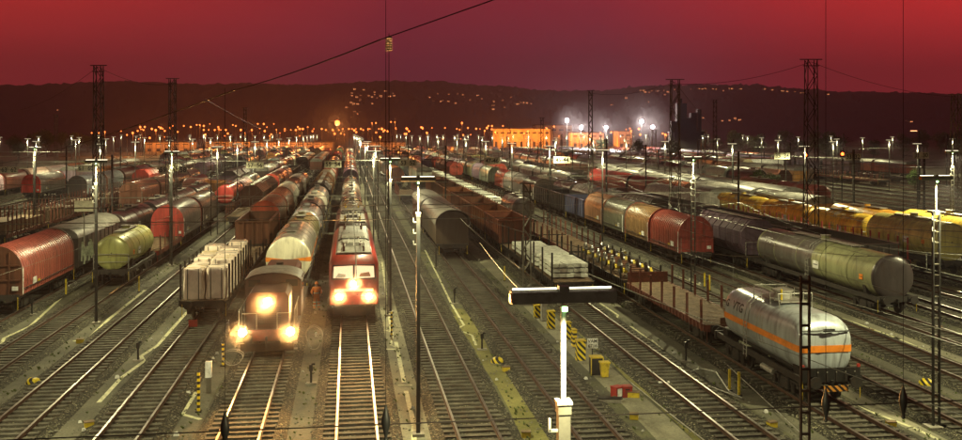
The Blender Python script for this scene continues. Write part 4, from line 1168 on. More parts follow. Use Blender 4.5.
starts = {-60: 150, -55.6: 190, -51.2: 172, -46.8: 165, -42.5: 150, -38.2: 175, -34: 176, -29.8: 160, -25.6: 155, -21.3: 85, -17.05: 116, -12.8: 156, -8.45: 161, -4.03: 128, .29: 161, 4.77: 330, 9.13: 199, 14.75: 169,
          19.5: 241, 24.1: 215, 28.4: 187, 32.8: 152, 37.2: 158, 41.6: 134, 46.2: 128, 50.8: 102, 55.4: 118, 60: 150, 64.6: 130, 69.2: 160, 73.8: 150, 79: 175, 84: 160, 89: 190, 95: 175, 101: 215, 108: 195, 114: 230, 120: 200, 126: 240, 132: 225}
nfar = 0
for X in TR:
    Z = starts[X]+fr.uniform(0, 3); kd = fr.choice(kinds); c = fr.choice(palette); run = 0
    while Z < 455:
        if run <= 0:
            kd = fr.choices(kinds, [5, 4, 3, 3, 1.5, 3])[0]; c = fr.choice(palette); run = fr.randint(2, 6)
            if fr.random() < .16: Z += fr.uniform(10, 26)
        L = Lf[kd]
        cc = c if fr.random() < .6 else fr.choice(palette)
        col = tuple(v*fr.uniform(.75, 1.3) for v in CW[cc])
        vis = abs((X*CT-YZ(X, Z)*ST)/Z) < .60
        if vis:
            if Z < 165: mid_wagon(kd, X, Z, col, cc, CW[fr.choice(['red', 'brown', 'dark', 'rust'])] if kd == 'hood' else None)
            else: far_wagon(kd, X, Z, col, cc); nfar += 1
        Z += L+1.1; run -= 1
print('far wagons', nfar)

# ------------------------------------------------------------------ masts
def lattice(name, px, ytop, Z, w, label, two=False, mat_='darkpost', arms=True, h0=None):
    p = P(px, 131, Z); h = h0 or H-(ytop-131)/960*Z
    o = root(name, (p.x, p.y, 0), label, 'mast', None, -YAW)
    b = MB()
    for sx in (-1, 1):
        for sy in (-1, 1):
            b.path([(sx*w/2, sy*w/2, 0), (sx*w/2*.75, sy*w/2*.75, h)], .05, mat_, 4)
    n = int(h/(w*1.25))
    for k in range(n):
        z0, z1 = h*k/n, h*(k+1)/n; a0 = w/2*(1-.25*k/n); a1 = w/2*(1-.25*(k+1)/n); s = 1 if k % 2 else -1
        b.cyl((-s*a0, -a0, z0), (s*a1, -a1, z1), .032, mat_, 4); b.cyl((-s*a0, a0, z0), (s*a1, a1, z1), .032, mat_, 4)
        b.cyl((-a0, -s*a0, z0), (-a1, s*a1, z1), .032, mat_, 4); b.cyl((a0, -s*a0, z0), (a1, s*a1, z1), .032, mat_, 4)
    b.build('lattice', o)
    MB().box((0, 0, .2), (w+.6, w+.6, .4), 'concrete').build('foundation', o)
    if arms:
        MB().box((0, 0, h+.04), (w*1.8, .12, .08), mat_).box((0, 0, h-.5), (w*1.3, .1, .07), mat_).build('cross_arm', o)
    return o
mat('mastgrey', (.13, .12, .10), .6, .2, .4, 2)
lattice('lattice_mast', 98.5, 66, 84, .8, 'tall dark lattice mast on the left rising above the hills')
lattice('lattice_mast', 172.5, 79, 99, .75, 'tall lattice mast behind the wagon with the red round end', mat_='mastgrey')
lattice('lattice_mast', 590.5, 91, 112, .5, 'thin tall lattice mast right of the warehouse', mat_='mastgrey')
lattice('lattice_mast', 675, 80, 88, .95, 'tall pale lattice mast behind the red hooded wagon', mat_='mastgrey')
lattice('lattice_mast', 811, 60, 82, 1.05, 'tallest black lattice mast above the yellow tank wagons')
lattice('lattice_mast', 956, 95, 98, .9, 'tall lattice mast at the right edge of the picture', mat_='mastgrey')
lattice('lattice_mast', 527, 184, 64, .55, 'short pale lattice mast before the nearest brown open wagon', mat_='mastgrey')
lattice('lattice_mast', 542, 118, 180, .6, 'thin distant lattice mast in front of the orange factory'); lattice('lattice_mast', 509, 121, 190, .9, 'pale distant lattice mast in front of the long warehouse', mat_='galv')
lattice('lattice_mast', 654, 130, 200, 1.0, 'pale lattice mast directly below the highest floodlights', mat_='galv'); lattice('lattice_mast', 715, 100, 200, .8, 'faint distant lattice mast right of the dark plant'); lattice('lattice_mast', 703, 140, 150, .8, 'pale short lattice mast under the dark plant', mat_='galv')
lattice('lattice_mast', 245, 108, 240, .8, 'faint thin mast among the orange lamps at centre left'); lattice('lattice_mast', 56, 115, 260, .9, 'faint pale lattice mast at the far left', mat_='mastgrey')
# foreground ladder masts
def ladder_mast(px, Z, ytop, label):
    p = P(px, 131, Z); h = H-(ytop-131)/960*Z
    o = root('ladder_mast', (p.x, p.y, 0), label, 'mast', None, -YAW); b = MB()
    for s in (-1, 1): b.box((s*.12, 0, h/2), (.045, .12, h), 'rustypost')
    k = .4
    while k < h: b.box((0, 0, k), (.2, .08, .07), 'rustypost'); k += .62
    b.build('mast', o); MB().box((0, 0, .1), (.7, .6, .2), 'concrete').build('foundation', o)
    return o
mat('rustypost', (.055, .03, .022), .7, .1, .5, 2)
ladder_mast(805, 27.5, 276, 'rusty double-channel mast in front of the silver tank wagon')
def thin_pole(px, ytop, ybase, label, r=.05, m='darkpost'):
    g = G(px, ybase); Z = 960*H/(ybase-131); h = H-(ytop-131)/960*Z
    o = MB().cyl((0, 0, 0), (0, 0, h), r, m, 8).box((0, 0, .05), (.35, .35, .1), 'concrete').build('catenary_pole'); o.location = (g.x, g.y, 0)
    return tag(o, label, 'pole')
thin_pole(170, 165, 265, 'thin dark pole before the hooded wagon with the red end')
thin_pole(33.5, 150, 238, 'thin dark pole before the stake wagons at far left')
thin_pole(211, 150, 236, 'thin dark pole beside the brown hopper wagons')
thin_pole(436, 248, 268, 'short dark pole beside the dark covered wagon')
thin_pole(388, 165, 316, 'slim dark pole right of the red locomotive', .035)
thin_pole(378, 152, 240, 'slim pole farther up the centre path', .05, 'post')

# ------------------------------------------------------------------ wires
def wire(a, b, r, sag, m, label, name='overhead_wire', n=14, extra=None):
    w = MB(); pts = []
    for k in range(n+1):
        t = k/n; p = a.lerp(b, t); p.z -= sag*4*t*(1-t); pts.append(p)
    for p, q in zip(pts, pts[1:]): w.cyl(p, q, r, m, 5)
    o = w.build(name)
    return tag(o, label, 'wire')
def span(Z, h, X0, X1, label, r=.02, m='wire'):
    y = Z/CT
    return wire(Vector((X0, y, h)), Vector((X1, y, h)), r, .0, m, label, 'cross_span_wire')
span(14.1, 7.22, -14, 14.5, 'dark cross wire spanning the foreground near the bottom edge', .010, 'darkwire')
# hangers with black insulators
def hanger(px, label, up=9.5):
    Zb = 14.1; xx = (px-349)/969*Zb
    o = root('wire_hanger', (xx, Zb/CT, 7.22), label, 'insulator')
    MB().cyl((0, 0, .1), (0, 0, up), .0045, 'darkwire', 5).build('hanger_wire', o)
    b = MB(); pr = [(.015, -.30), (.05, -.27), (.03, -.22), (.055, -.12), (.095, .02), (.085, .12), (.05, .22), (.012, .34)]
    rings = [[(.72*rr*math.cos(t*math.pi/6), .72*rr*math.sin(t*math.pi/6), z*.85) for t in range(12)] for rr, z in pr]
    b.loft(rings, 'black'); b.build('insulator_body', o)
for px, lab, *up in ((227, 'black teardrop insulator hanging left of the diesel locomotive track', 4.95), (386, 'black teardrop insulator hanging right of the red locomotive track'), (860, 'black teardrop insulator hanging at the silver tank wagon end'), (950, 'black teardrop insulator hanging at the right edge')): hanger(px, lab, *up)
for i, (Z, h) in enumerate(((47, 7.9), (47, 7.2), (66, 8.0), (66, 7.1), (90, 8.1), (90, 7.2), (112, 8.1), (140, 8), (170, 8), (200, 8))):
    span(Z, h, -45 if Z < 112 else -60, 58 if Z > 60 else 10, f'pale cross wire spanning the yard, {NM[i]} counted from the camera', .02 if Z < 100 else .035)
for i, (Z, h, x0, x1) in enumerate(((120, 8.6, 30, 110), (126, 7.8, 30, 110), (150, 9.0, 30, 130), (158, 8.0, 30, 130), (190, 9.2, 40, 150), (200, 8.2, 40, 150), (235, 9.4, 40, 170), (240, 8, 40, 170))):
    wire(P(700, 131+(11.55-h)*960/Z, Z), P(1100, 131+(11.55-h)*960/Z+3, Z), .035, .8, 'wire', f'sagging pale wire over the far right tracks, {NM[i]} counted from the camera', 'overhead_wire')
# catenary along some tracks
def catenary(X, Z0, Z1, label):
    o = root('catenary_line', (X, YZ(X, Z0), 0), label, 'overhead line')
    Lc = YZ(X, Z1)-YZ(X, Z0); c = MB(); m_ = MB(); d = MB(); sp_ = 26; k = 0
    c.cyl((0, 0, 5.75), (0, Lc, 5.75), .010, 'darkwire' if X < 5 else 'wire', 5)
    while k*sp_ < Lc:
        for j in range(8):
            t0, t1 = j/8, (j+1)/8
            z0, z1 = 7.1-1.0*4*t0*(1-t0)*.9, 7.1-1.0*4*t1*(1-t1)*.9
            m_.cyl((0, (k+t0)*sp_, z0), (0, (k+t1)*sp_, z1), .010, 'darkwire' if X < 5 else 'wire', 5)
            if j: d.cyl((0, (k+t0)*sp_, 5.75), (0, (k+t0)*sp_, z0), .006, 'wire', 4)
        k += 1
    c.build('contact_wire', o); m_.build('messenger_wire', o); d.build('dropper', o)
for X, lab in ((.29, 'overhead line above the red electric locomotive track'), (19.5, 'overhead line above the silver tank wagon track'), (24.1, 'overhead line above the empty track right of the silver tank wagon'), (28.4, 'overhead line above the row of hooded wagons'), (37.2, 'overhead line above the dark low open wagons'), (32.8, 'overhead line above the long olive tank wagon'), (-21.3, 'overhead line above the red ribbed wagon at left'), (46.2, 'overhead line above the yellow tank wagons'), (14.75, 'overhead line above the beam stacks'), (-8.45, 'overhead line above the wrapped packages')):
    catenary(X, 34, 240, lab)
wire(P(505, -4, 12), P(380, 40, 14.1), .009, 0, 'darkwire', 'thick dark feeder wire slanting across the top of the sky', n=4)
wire(P(380, 40, 14.1), P(235, 90, 22), .012, .05, 'darkwire', 'dark feeder wire slanting down over the hills', n=6)
wire(P(235, 90, 22), P(-20, 166, 60), .016, .3, 'darkwire', 'thin end of the dark feeder wire falling towards the left edge')
wire(P(205, 99, 60), P(262, 129, 90), .03, .1, 'wire', 'pale stay wire dropping right above the orange lamps')
MB_i = MB(); [MB_i.cyl((0, 0, -k*.035), (0, 0, -k*.035-.02), .045, 'black', 10) for k in range(6)]; MB_i.cyl((0, 0, .05), (0, 0, -2.6), .006, 'darkwire', 5)
io = MB_i.build('insulator'); io.location = P(389, 37, 14); tag(io, 'small dark insulator hanging from the slanting feeder wire', 'insulator')
for (a, b, lab) in (((98, 67, 84), (20, 110, 140), 'faint wire falling left from the tall left mast'), ((98, 67, 84), (172, 84, 99), 'faint wire linking the two tall left masts'), ((811, 62, 82), (675, 84, 88), 'faint wire linking the two tall right masts'), ((811, 62, 82), (956, 97, 98), 'faint wire linking the tallest mast to the right edge mast'),
                    ((675, 82, 88), (590, 93, 112), 'faint wire linking the pale lattice mast to the thin one'), ((675, 82, 88), (720, 130, 180), 'faint wire falling right from the pale lattice mast'), ((480, 243, 40), (530, 300, 33), 'pale stay wire crossing left of the nearest lamp hood'),
                    ((640, 238, 60), (962, 335, 34), 'pale wire slanting over the silver tank wagon'), ((700, 215, 60), (975, 262, 42), 'pale wire slanting over the olive tank wagon'), ((727, 265, 42), (975, 350, 30), 'lower pale wire slanting over the silver tank wagon'), ((460, 218, 60), (520, 268, 40), 'pale stay wire beside the dark covered wagon'), ((0, 232, 70), (480, 205, 62), 'pale wire crossing above the yellow-green tank wagon'), ((560, 262, 40), (975, 420, 26), 'lowest wire slanting past the silver tank wagon foot'), ((590, 196, 90), (975, 232, 60), 'high pale wire over the yellow tank wagons'), ((0, 275, 55), (200, 205, 90), 'pale wire rising right above the red ribbed wagon'), ((380, 172, 80), (590, 250, 52), 'pale wire falling right behind the brown open wagons')):
    wire(P(*a), P(*b), .013 if a[2] < 70 else .02, .6 if a[2] > 70 else .1, 'wire' if a[2] < 70 else 'darkwire', lab, 'stay_wire')

# ------------------------------------------------------------------ track number boards
def number_board(px, py, Z, txt, label, w=1.95, h=.75):
    p = P(px, py, Z)
    o = root('number_board', p, label, 'sign', None, 0)
    MB().box((0, 0, 0), (w, .06, h), 'board').build('panel', o)
    MB().cyl((-w*.4, 0, h/2), (-w*.4, 0, h/2+.8), .02, 'darkpost').cyl((w*.4, 0, h/2), (w*.4, 0, h/2+.8), .02, 'darkpost').build('bracket', o)
    vs, fs = text_mesh(txt, .72 if len(txt) > 3 else .7); b = MB(); b.add([(x*.92, -.04, y) for x, y, _ in vs], fs, 'black'); b.build('lettering', o)
for px, py, txt, wh in ((255, 165.5, '57  56', 'over the tracks behind the wrapped packages'), (333, 164.5, '55  54', 'between the tank train and the electric locomotives'), (408, 163, '53  52', 'right of the centre path'), (492, 161, '47-46', 'left of the bright red hooded wagon'), (562, 160, '45-44', 'below the left floodlights'), (86, 168.5, '61  60', 'beside the tall left mast'), (9, 170, '63  62', 'at the left edge of the picture'), (853, 157, '33  32', 'beside the right red signal'), (921, 155.5, '31  30', 'below the oval street lamp'), (782, 156, '35  34', 'above the green trees')):
    number_board(px, py, 112, txt, f'pale number board reading {txt.replace("  ", " ")} {wh}')
number_board(163, 170, 97, '59', 'small pale board reading 59 left of the lattice mast', .85); number_board(183, 170, 97, '58', 'small pale board reading 58 right of the lattice mast', .85)
p = P(84, 206, 66); o = root('board_sign', p, 'large blank pale board above the dark graffiti wagon', 'sign'); MB().box((0, 0, 0), (1.25, .08, .75), 'board').build('panel', o); MB().box((0, .06, -1.2), (.06, .06, 3.0), 'post').build('pole', o)

# ------------------------------------------------------------------ small trackside things
def small_box(px, py, label, w=.34, d=.26, h=.2, m='yellow', lid=True):
    g = G(px, py); o = root('marker_box', (g.x, g.y, .01), label, 'box', None, rnd.uniform(-.4, .4))
    MB().box((0, 0, h/2), (w, d, h), m).build('casing', o)
    MB().box((0, 0, h+.015), (w*1.1, d*1.1, .03), 'wood' if m == 'yellow' else 'darksteel').build('lid', o)
for a in ((80, 343, 'small yellow box between the left tracks under the zigzag line'), (89, 427, 'small yellow box at the bottom left'), (526, 437, 'small yellow box at the bottom centre'), (634, 419, 'small yellow box in front of the black machine'), (506, 371, 'flat yellow box beside the striped dome in the centre'),
          (772, 427, 'small yellow box in front of the silver tank wagon'), (891, 427, 'small yellow box left of the right lamp post foot'), (939, 330, 'small yellow box at the right edge tracks'), (870, 333, 'small yellow box under the olive tank wagon'), (624, 254, 'small yellow box in front of the hooded wagons'), (358, 240, 'small orange box beside the red locomotive')): small_box(*a)
small_box(633.5, 397, 'black point machine box with a yellow base', .5, .3, .22, 'yellow'); small_box(610, 402, 'low pale point machine with a dark cover beside the track', .95, .3, .16, 'concrete')
def dome(px, py, label):
    g = G(px, py); o = root('striped_dome', (g.x, g.y, .0), label, 'marker')
    MB().loft([[(rr*math.cos(t*math.pi/10), rr*math.sin(t*math.pi/10), z) for t in range(20)] for rr, z in ((.31, .02), (.31, .12), (.27, .22), (.15, .29), (.03, .31))], 'hazard').build('cover', o)
    MB().cyl((0, 0, 0), (0, 0, .04), .36, 'concrete', 20).build('base', o)
dome(33, 384, 'yellow and black striped dome between the left tracks'); dome(497, 363, 'yellow and black striped dome right of the centre track'); dome(926, 385, 'yellow and black striped dome beside the right lamp post')
def ypost(px, y0, y1, label, m='yellow', w=.09, name='marker_post'):
    g = G(px, y1); Z = 960*H/(y1-131); h = (y1-y0)/960*Z
    o = root(name, (g.x, g.y, 0), label, 'post')
    MB().box((0, 0, h/2), (w, w, h), m).build('post', o); MB().box((0, 0, .03), (w*2.2, w*2.2, .06), 'darksteel').build('foot', o)
for a in ((66, 279, 295, 'yellow post beside the red ribbed hooded wagon at left'), (139, 276, 292, 'yellow post in front of the yellow-green tank wagon'), (504.5, 266, 281, 'slim yellow post left of the pale beams'), (704.5, 273, 287, 'left one of two yellow posts behind the stake wagon'), (709.5, 275, 291, 'right one of two yellow posts behind the stake wagon'),
          (739, 372, 396, 'right yellow post of the pair before the silver tank wagon'), (729.5, 369, 391, 'left yellow post of the pair before the silver tank wagon')): ypost(*a)
ypost(198.6, 372, 412, 'yellow and black striped post left of the diesel track', 'hazardpost', .11); ypost(223, 344, 366, 'yellow and black striped post beside the diesel locomotive', 'hazardpost', .11); ypost(391.5, 312, 336, 'brown striped post beside the coiled cable', 'hazardpost', .09)
g = G(208.6, 393); o = root('marker_cabinet', (g.x, g.y, 0), 'pale rounded marker cabinet left of the diesel locomotive track', 'cabinet'); MB().box((0, 0, .35), (.2, .16, .7), 'post').build('base', o); MB().box((0, 0, 1.05), (.26, .22, .7), 'white').build('head', o)
def dwarf(px, y0, y1, label):
    g = G(px, y1); Z = 960*H/(y1-131); h = (y1-y0)/960*Z
    o = root('point_lever', (g.x, g.y, 0), label, 'point lever'); MB().cyl((0, 0, 0), (0, 0, h*.8), .05, 'black').build('stand', o)
    MB().box((0, 0, h*.82), (.16, .12, h*.3), 'black').box((.1, 0, h), (.16, .08, .08), 'black').build('weight', o); MB().box((0, 0, .04), (.5, .3, .08), 'concrete').build('base', o)
for a in ((32, 298, 315, 'black point lever among the zigzag lines at far left'), (138, 342, 361, 'black point lever beside the yellow zigzag line on the left'), (311, 364, 384, 'black point lever right of the diesel locomotive track'), (454.5, 288, 304, 'black point lever beside the centre path zigzag'), (482, 333, 350, 'black point lever left of the striped centre dome'), (686, 341, 362, 'black point lever left of the silver tank wagon')): dwarf(*a)
g = G(193, 331); o = root('red_plate', (g.x, g.y, 0), 'small red plate on a stand before the wrapped packages', 'sign'); MB().box((0, 0, .45), (.5, .04, .4), 'red').build('panel', o); MB().cyl((0, .03, 0), (0, .03, .3), .03, 'darkpost').build('stand', o)
# coiled cables
def coil(px, py, r_, label, up=.8):
    g = G(px, py); b = MB(); pts = []
    for k in range(34):
        t = k/33*2*math.pi*1.7; rr = r_*(1+.12*math.sin(3*t))
        pts.append(Vector((g.x+rr*math.cos(t), g.y+.25*rr*math.sin(t)+.02*k, .1+up*(.5+.5*math.sin(t)))))
    b.path(pts, .018, 'galv', 5); tag(b.build('cable_loop'), label, 'cable')
coil(399, 330, .35, 'pale coiled cable beside the brown striped post'); coil(314, 352, .42, 'pale coiled cable right of the diesel locomotive', 1.2); coil(232, 368, .5, 'pale coiled cable left of the diesel locomotive', .7); coil(146, 288, .45, 'pale coiled cable by the yellow post on the left', .3); coil(70, 290, .35, 'pale cable loop by the yellow post far left', .5)
tag(MB().path([G(690, 372, .1), G(700, 368, .15), G(716, 372, .12), G(729, 391, .3), G(742, 398, .1), G(706, 385, .1)], .03, 'galv').build('cable_loop'), 'pale looped pipe in front of the silver tank wagon', 'cable')
# cabinets by the path
def cabinet(px, py, w, h, m, label, lidm='yellow', name='equipment_cabinet'):
    g = G(px, py); o = root(name, (g.x, g.y, 0), label, 'cabinet', None, R(3))
    MB().box((0, 0, h/2+.03), (w, .4, h), m).build('casing', o); MB().box((0, 0, h+.055), (w*1.12, .46, .05), lidm).build('lid', o)
    MB().box((0, -.21, h*.5), (w*.8, .02, h*.8), m).build('door', o); MB().box((0, 0, .03), (w*1.05, .44, .06), 'concrete').build('plinth', o)
for a in ((537, 318, .35, .75, 'hazard', 'farthest yellow striped cabinet in the row beside the path'), (544, 321, .34, 1.0, 'galv', 'grey cabinet between the striped ones beside the path', 'galv'), (551, 329, .4, 1.0, 'hazard', 'third yellow striped cabinet in the row beside the path'), (566.5, 340, .42, .95, 'hazard', 'striped cabinet in the middle of the row beside the path'),
          (574, 347, .2, .9, 'hazardpost', 'narrow striped cabinet beside the wider yellow one'), (580.5, 361, .42, 1.0, 'hazard', 'nearest tall yellow striped cabinet beside the white sign')): cabinet(*a)
g = G(596, 374); o = root('battery_cabinet', (g.x, g.y, 0), 'dark brown cabinet with yellow edges beside the yellow bin', 'cabinet'); MB().box((0, 0, .4), (.55, .45, .8), 'darksteel').build('casing', o); MB().box((0, 0, .83), (.6, .5, .06), 'yellow').box((-.29, -.24, .4), (.04, .04, .8), 'yellow').box((.29, -.24, .4), (.04, .04, .8), 'yellow').build('edge_trim', o)
g = G(604.5, 377.5); o = root('wheelie_bin', (g.x, g.y, 0), 'bright yellow plastic bin at the end of the cabinet row', 'bin')
MB().loft([[(-a, -a*.9, z), (a, -a*.9, z), (a, a*.9, z), (-a, a*.9, z)] for a, z in ((.15, .05), (.2, .68))], 'yellowbin' if 'yellowbin' in MATS else 'yellow').build('bin_body', o); MB().box((0, 0, .72), (.46, .42, .07), 'yellow').build('lid', o)
g = G(592.5, 358); o = root('notice_sign', (g.x, g.y, 0), 'white notice sign with black writing beside the striped cabinet', 'sign'); MB().box((0, 0, .75), (.55, .03, .5), 'white').build('panel', o); MB().cyl((0, .03, 0), (0, .03, .6), .03, 'darkpost').build('stand', o)
vs, fs = text_mesh('VAM\n6716', .24); MB().add([(x, -.02, y+.74) for x, y, _ in vs], fs, 'black').build('lettering', o)
for (px, py, lab, an) in ((617, 397, 'red box with a tilted white panel beside the path', .5), (626.5, 396.5, 'plain red box right of the one with a white panel', 0)):
    g = G(px, py); o = root('red_box', (g.x, g.y, 0), lab, 'box', None, an); MB().box((0, 0, .22), (.42, .36, .44), 'red').build('casing', o); MB().box((0, 0, .46), (.45, .4, .04), 'red').build('lid', o)
    if an: MB().box((-.02, -.2, .24), (.26, .02, .34), 'white').build('panel', o)
    else: MB().box((0, -.19, .36), (.2, .02, .04), 'black').build('handle', o)
o = root('track_instrument', G(664, 383, .2), 'small white T-shaped device lying between the rails', 'device'); MB().box((0, 0, .04), (.5, .14, .06), 'white').box((-.05, .25, .05), (.05, .4, .05), 'white').build('casing', o); MB().box((.1, 0, .09), (.1, .1, .04), 'darksteel').build('cap', o)
# red signals far right
for px, py, lab in ((805, 155, 'glowing orange-red signal beside the tallest mast'), (842, 154, 'glowing orange-red signal beside the number board at right')):
    p = P(px, py, 130); o = root('signal_post', (p.x, p.y, 0), lab, 'signal'); MB().cyl((0, 0, 0), (0, 0, p.z), .08, 'darkpost').build('pole', o); hh = MB().box((0, 0, p.z), (.5, .2, .9), 'black').build('signal_head', o); MB().cyl((0, -.1, p.z), (0, -.16, p.z), .22, 'signalred', 12).build('lens', hh)
# passenger train at back right, red and white
p = P(748, 160, 255)
o = root('railcar', (p.x, p.y, .33), 'red and white railcar standing beside the green trees', 'railcar', None, R(90)-YAW*1.2)
MB().prism([(-1.4, .9), (-1.4, 3.3), (-.9, 3.8), (.9, 3.8), (1.4, 3.3), (1.4, .9)], -9, 9, 'white').build('body', o); MB().box((0, 0, 2.2), (2.84, 17, .5), 'glass').build('window', o); MB().box((0, 0, 1.3), (2.86, 18.03, .6), 'red').build('stripe', o); MB().box((0, 0, 3.9), (1.7, 16, .2), 'red').build('roof', o)

# ------------------------------------------------------------------ person in orange
def skinned(name, pts, edges, radii, m, parent, sub=2):
    me = bpy.data.meshes.new(name); me.from_pydata(pts, edges, []); me.update()
    o = bpy.data.objects.new(name, me); COL.objects.link(o); o.parent = parent
    sk = o.modifiers.new('skin', 'SKIN'); sk.use_smooth_shade = True
    if not me.skin_vertices: me.attributes
    lay = me.skin_vertices[0].data if me.skin_vertices else None
    if lay is None: return o
    for i, rr in enumerate(radii): lay[i].radius = (rr, rr)
    lay[0].use_root = True
    s = o.modifiers.new('sub', 'SUBSURF'); s.levels = sub; s.render_levels = sub
    me.materials.append(MATS[m]); return o
def person(px, py, label):
    g = G(px, py); o = root('person', (g.x, g.y, .02), label, 'person', None, R(6))
    pts, ed, ra = [], [], []
    def v(p, r, par=None):
        pts.append(p); ra.append(r)
        if par is not None: ed.append((par, len(pts)-1))
        return len(pts)-1
    pel = v((0, 0, .95), .15); wa = v((0, 0, 1.1), .135, pel); ch = v((0, .01, 1.3), .165, wa); sh = v((0, .01, 1.43), .13, ch)
    nk = v((0, 0, 1.53), .055, sh); hd = v((0, -.02, 1.62), .085, nk); tp = v((0, -.01, 1.72), .08, hd)
    hands = []
    for s in (-1, 1):
        hp = v((s*.1, 0, .88), .1, pel); kn = v((s*.13, -.03, .5), .07, hp); an = v((s*.15, .02, .1), .05, kn); to_ = v((s*.18, -.14, .05), .045, an)
        so2 = v((s*.19, .01, 1.42), .08, sh); el = v((s*.31, .03, 1.17), .052, so2); wr = v((s*.27, -.12, 1.0), .036, el); pm_ = v((s*.25, -.17, .96), .035, wr)
        for f in range(4): a = v((s*(.225+.018*f), -.21, .93-.004*f), .011, pm_); v((s*(.22+.018*f), -.225, .895-.006*(f % 3)), .009, a)
        th = v((s*.215, -.17, .95), .012, pm_)
    skinned('body', pts, ed, ra, 'skin', o)
    # clothing over the same figure
    n_ = 4
    cp, ce, cr_ = [], [], []
    def w(p, r, par=None):
        cp.append(p); cr_.append(r)
        if par is not None: ce.append((par, len(cp)-1))
        return len(cp)-1
    a = w((0, 0, .95), .175); b = w((0, 0, 1.1), .165, a); c = w((0, .01, 1.3), .19, b); d = w((0, .01, 1.43), .155, c); w((0, .01, 1.49), .09, d)
    for s in (-1, 1):
        h1 = w((s*.1, 0, .88), .125, a); k1 = w((s*.13, -.03, .5), .095, h1); w((s*.15, .02, .12), .085, k1)
        s1 = w((s*.19, .01, 1.42), .1, d); e1 = w((s*.31, .03, 1.17), .075, s1); w((s*.275, -.1, 1.02), .058, e1)
    skinned('overalls', cp, ce, cr_, 'hivis', o)
    def ringz(x, y, z, r, m='reflective'): return MB().lathe([(r, -.03), (r, .03)], (0, 0), m, 14)
    for (x, y, z, r) in ((0, 0, 1.1, .185), (-.135, -.03, .52, .108), (.135, -.03, .52, .108), (-.14, 0, .3, .1), (.14, 0, .3, .1)):
        t = ringz(x, y, z, r).build('reflective_stripe', o); t.location = (x, y, z); t.rotation_euler = (R(90), 0, 0)
    MB().loft([[(rr*math.cos(t*math.pi/8), -.015+rr*1.1*math.sin(t*math.pi/8), z) for t in range(16)] for rr, z in ((.125, 1.67), (.115, 1.69), (.11, 1.74), (.08, 1.80), (.02, 1.83))], 'hivis').build('helmet', o)
    for s in (-1, 1): MB().box((s*.17, -.06, .05), (.11, .29, .1), 'black').build('boot', o)
    for s in (-1, 1): MB().cyl((s*.03, -.105, 1.64), (s*.03, -.112, 1.64), .012, 'black', 8).build('eye', o)
    MB().box((0, -.108, 1.61), (.025, .03, .04), 'skin').build('nose', o)
person(316.5, 310, 'railway worker in orange overalls standing between the two locomotives')

# ------------------------------------------------------------------ loose stones and weeds
sr = random.Random(21)
def scatter(name, n, m, size, xs, label):
    b = MB(); k = 0
    while k < n:
        X = sr.choice(xs)+sr.gauss(0, .28); Z = 34+60*sr.random()**1.6; Y = YZ(X, Z)
        if abs((X*CT-Y*ST)/Z) > .52: continue
        a = sr.uniform(*size); z0 = .02 if name != 'loose_stones' else .07
        if name == 'weeds':
            for q in range(5):
                t = sr.uniform(0, 6.28); dx, dy = math.cos(t)*a, math.sin(t)*a
                b.add([(X, Y, 0), (X+dx*.5+.02, Y+dy*.5, a*.9), (X+dx, Y+dy, a*1.1), (X+dx*.5-.03, Y+dy*.5, a*.5)], [(0, 1, 2, 3)], m)
        else:
            vs = [(X+a*sr.uniform(-.5, -.3), Y-a*.4, z0), (X+a*.5, Y-a*.3, z0), (X+a*.4, Y+a*.4, z0), (X-a*.4, Y+a*.5, z0), (X-a*.3, Y-a*.2, z0+a*.6), (X+a*.3, Y-a*.1, z0+a*.5), (X+a*.1, Y+a*.3, z0+a*.55)]
            b.add(vs, [(0, 1, 5, 4), (1, 2, 6, 5), (2, 3, 6), (3, 0, 4, 6), (4, 5, 6)], m)
        k += 1
    tag(b.build(name), label, None, None, 'stuff')
mat('stone', (.22, .215, .17), .9, 0, .5, 4)
mat('weed', (.10, .13, .03), .8, 0, .3, 2)
mat('litter', (.6, .6, .55), .7, 0, .3, 2)
edges = [x+d for x in TR if -20 < x < 36 for d in (-1.55, 1.55, -1.7, 1.7, 0)]
scatter('loose_stones', 4500, 'stone', (.05, .10), edges, 'loose pale stones on the ballast shoulders')
scatter('weeds', 700, 'weed', (.05, .13), [x+d for x in TR if -20 < x < 36 for d in (-2.1, 2.1)]+[6.5, 7.4, 13], 'small green weeds along the path edges')
scatter('litter', 60, 'litter', (.1, .26), [x+2.1 for x in TR if -20 < x < 36], 'scraps of pale litter between the tracks')

# ------------------------------------------------------------------ masts and cross arms through the yard
cm = MB(); cm.box((0, 0, 4.4), (.18, .22, 8.8), 'darkpost').cyl((0, 0, 7.2), (2.9, 0, 7.3), .035, 'darkpost', 5).cyl((0, 0, 6.1), (2.9, 0, 5.9), .03, 'darkpost', 5).cyl((0, 0, 8.6), (2.6, 0, 7.25), .02, 'darkpost', 4).box((0, 0, .15), (.6, .6, .3), 'concrete')
cmm = cm.mesh('catenary_mast'); cr2 = random.Random(9)
for X, wh in ((-27.7, 'by the low empty flat wagons'), (-44.6, 'between the far left trains'), (12.1, 'along the cabinet path'), (30.6, 'right of the row of hooded wagons'), (44, 'before the yellow tank wagons'), (58, 'behind the yellow tank wagons'), (71.5, 'in the right field'), (92, 'at far right'), (120, 'at the outermost right')):
    Z = 105+cr2.uniform(0, 18)
    while Z < 400:
        o = bpy.data.objects.new('catenary_mast', cmm); COL.objects.link(o); o.location = (X, YZ(X, Z), 0); o.scale = (cr2.choice([-1, 1]), 1, cr2.uniform(.9, 1.25))
        tag(o, 'thin dark overhead line mast in the row '+wh, 'mast', 'overhead line masts '+wh)
        Z += cr2.uniform(30, 48)

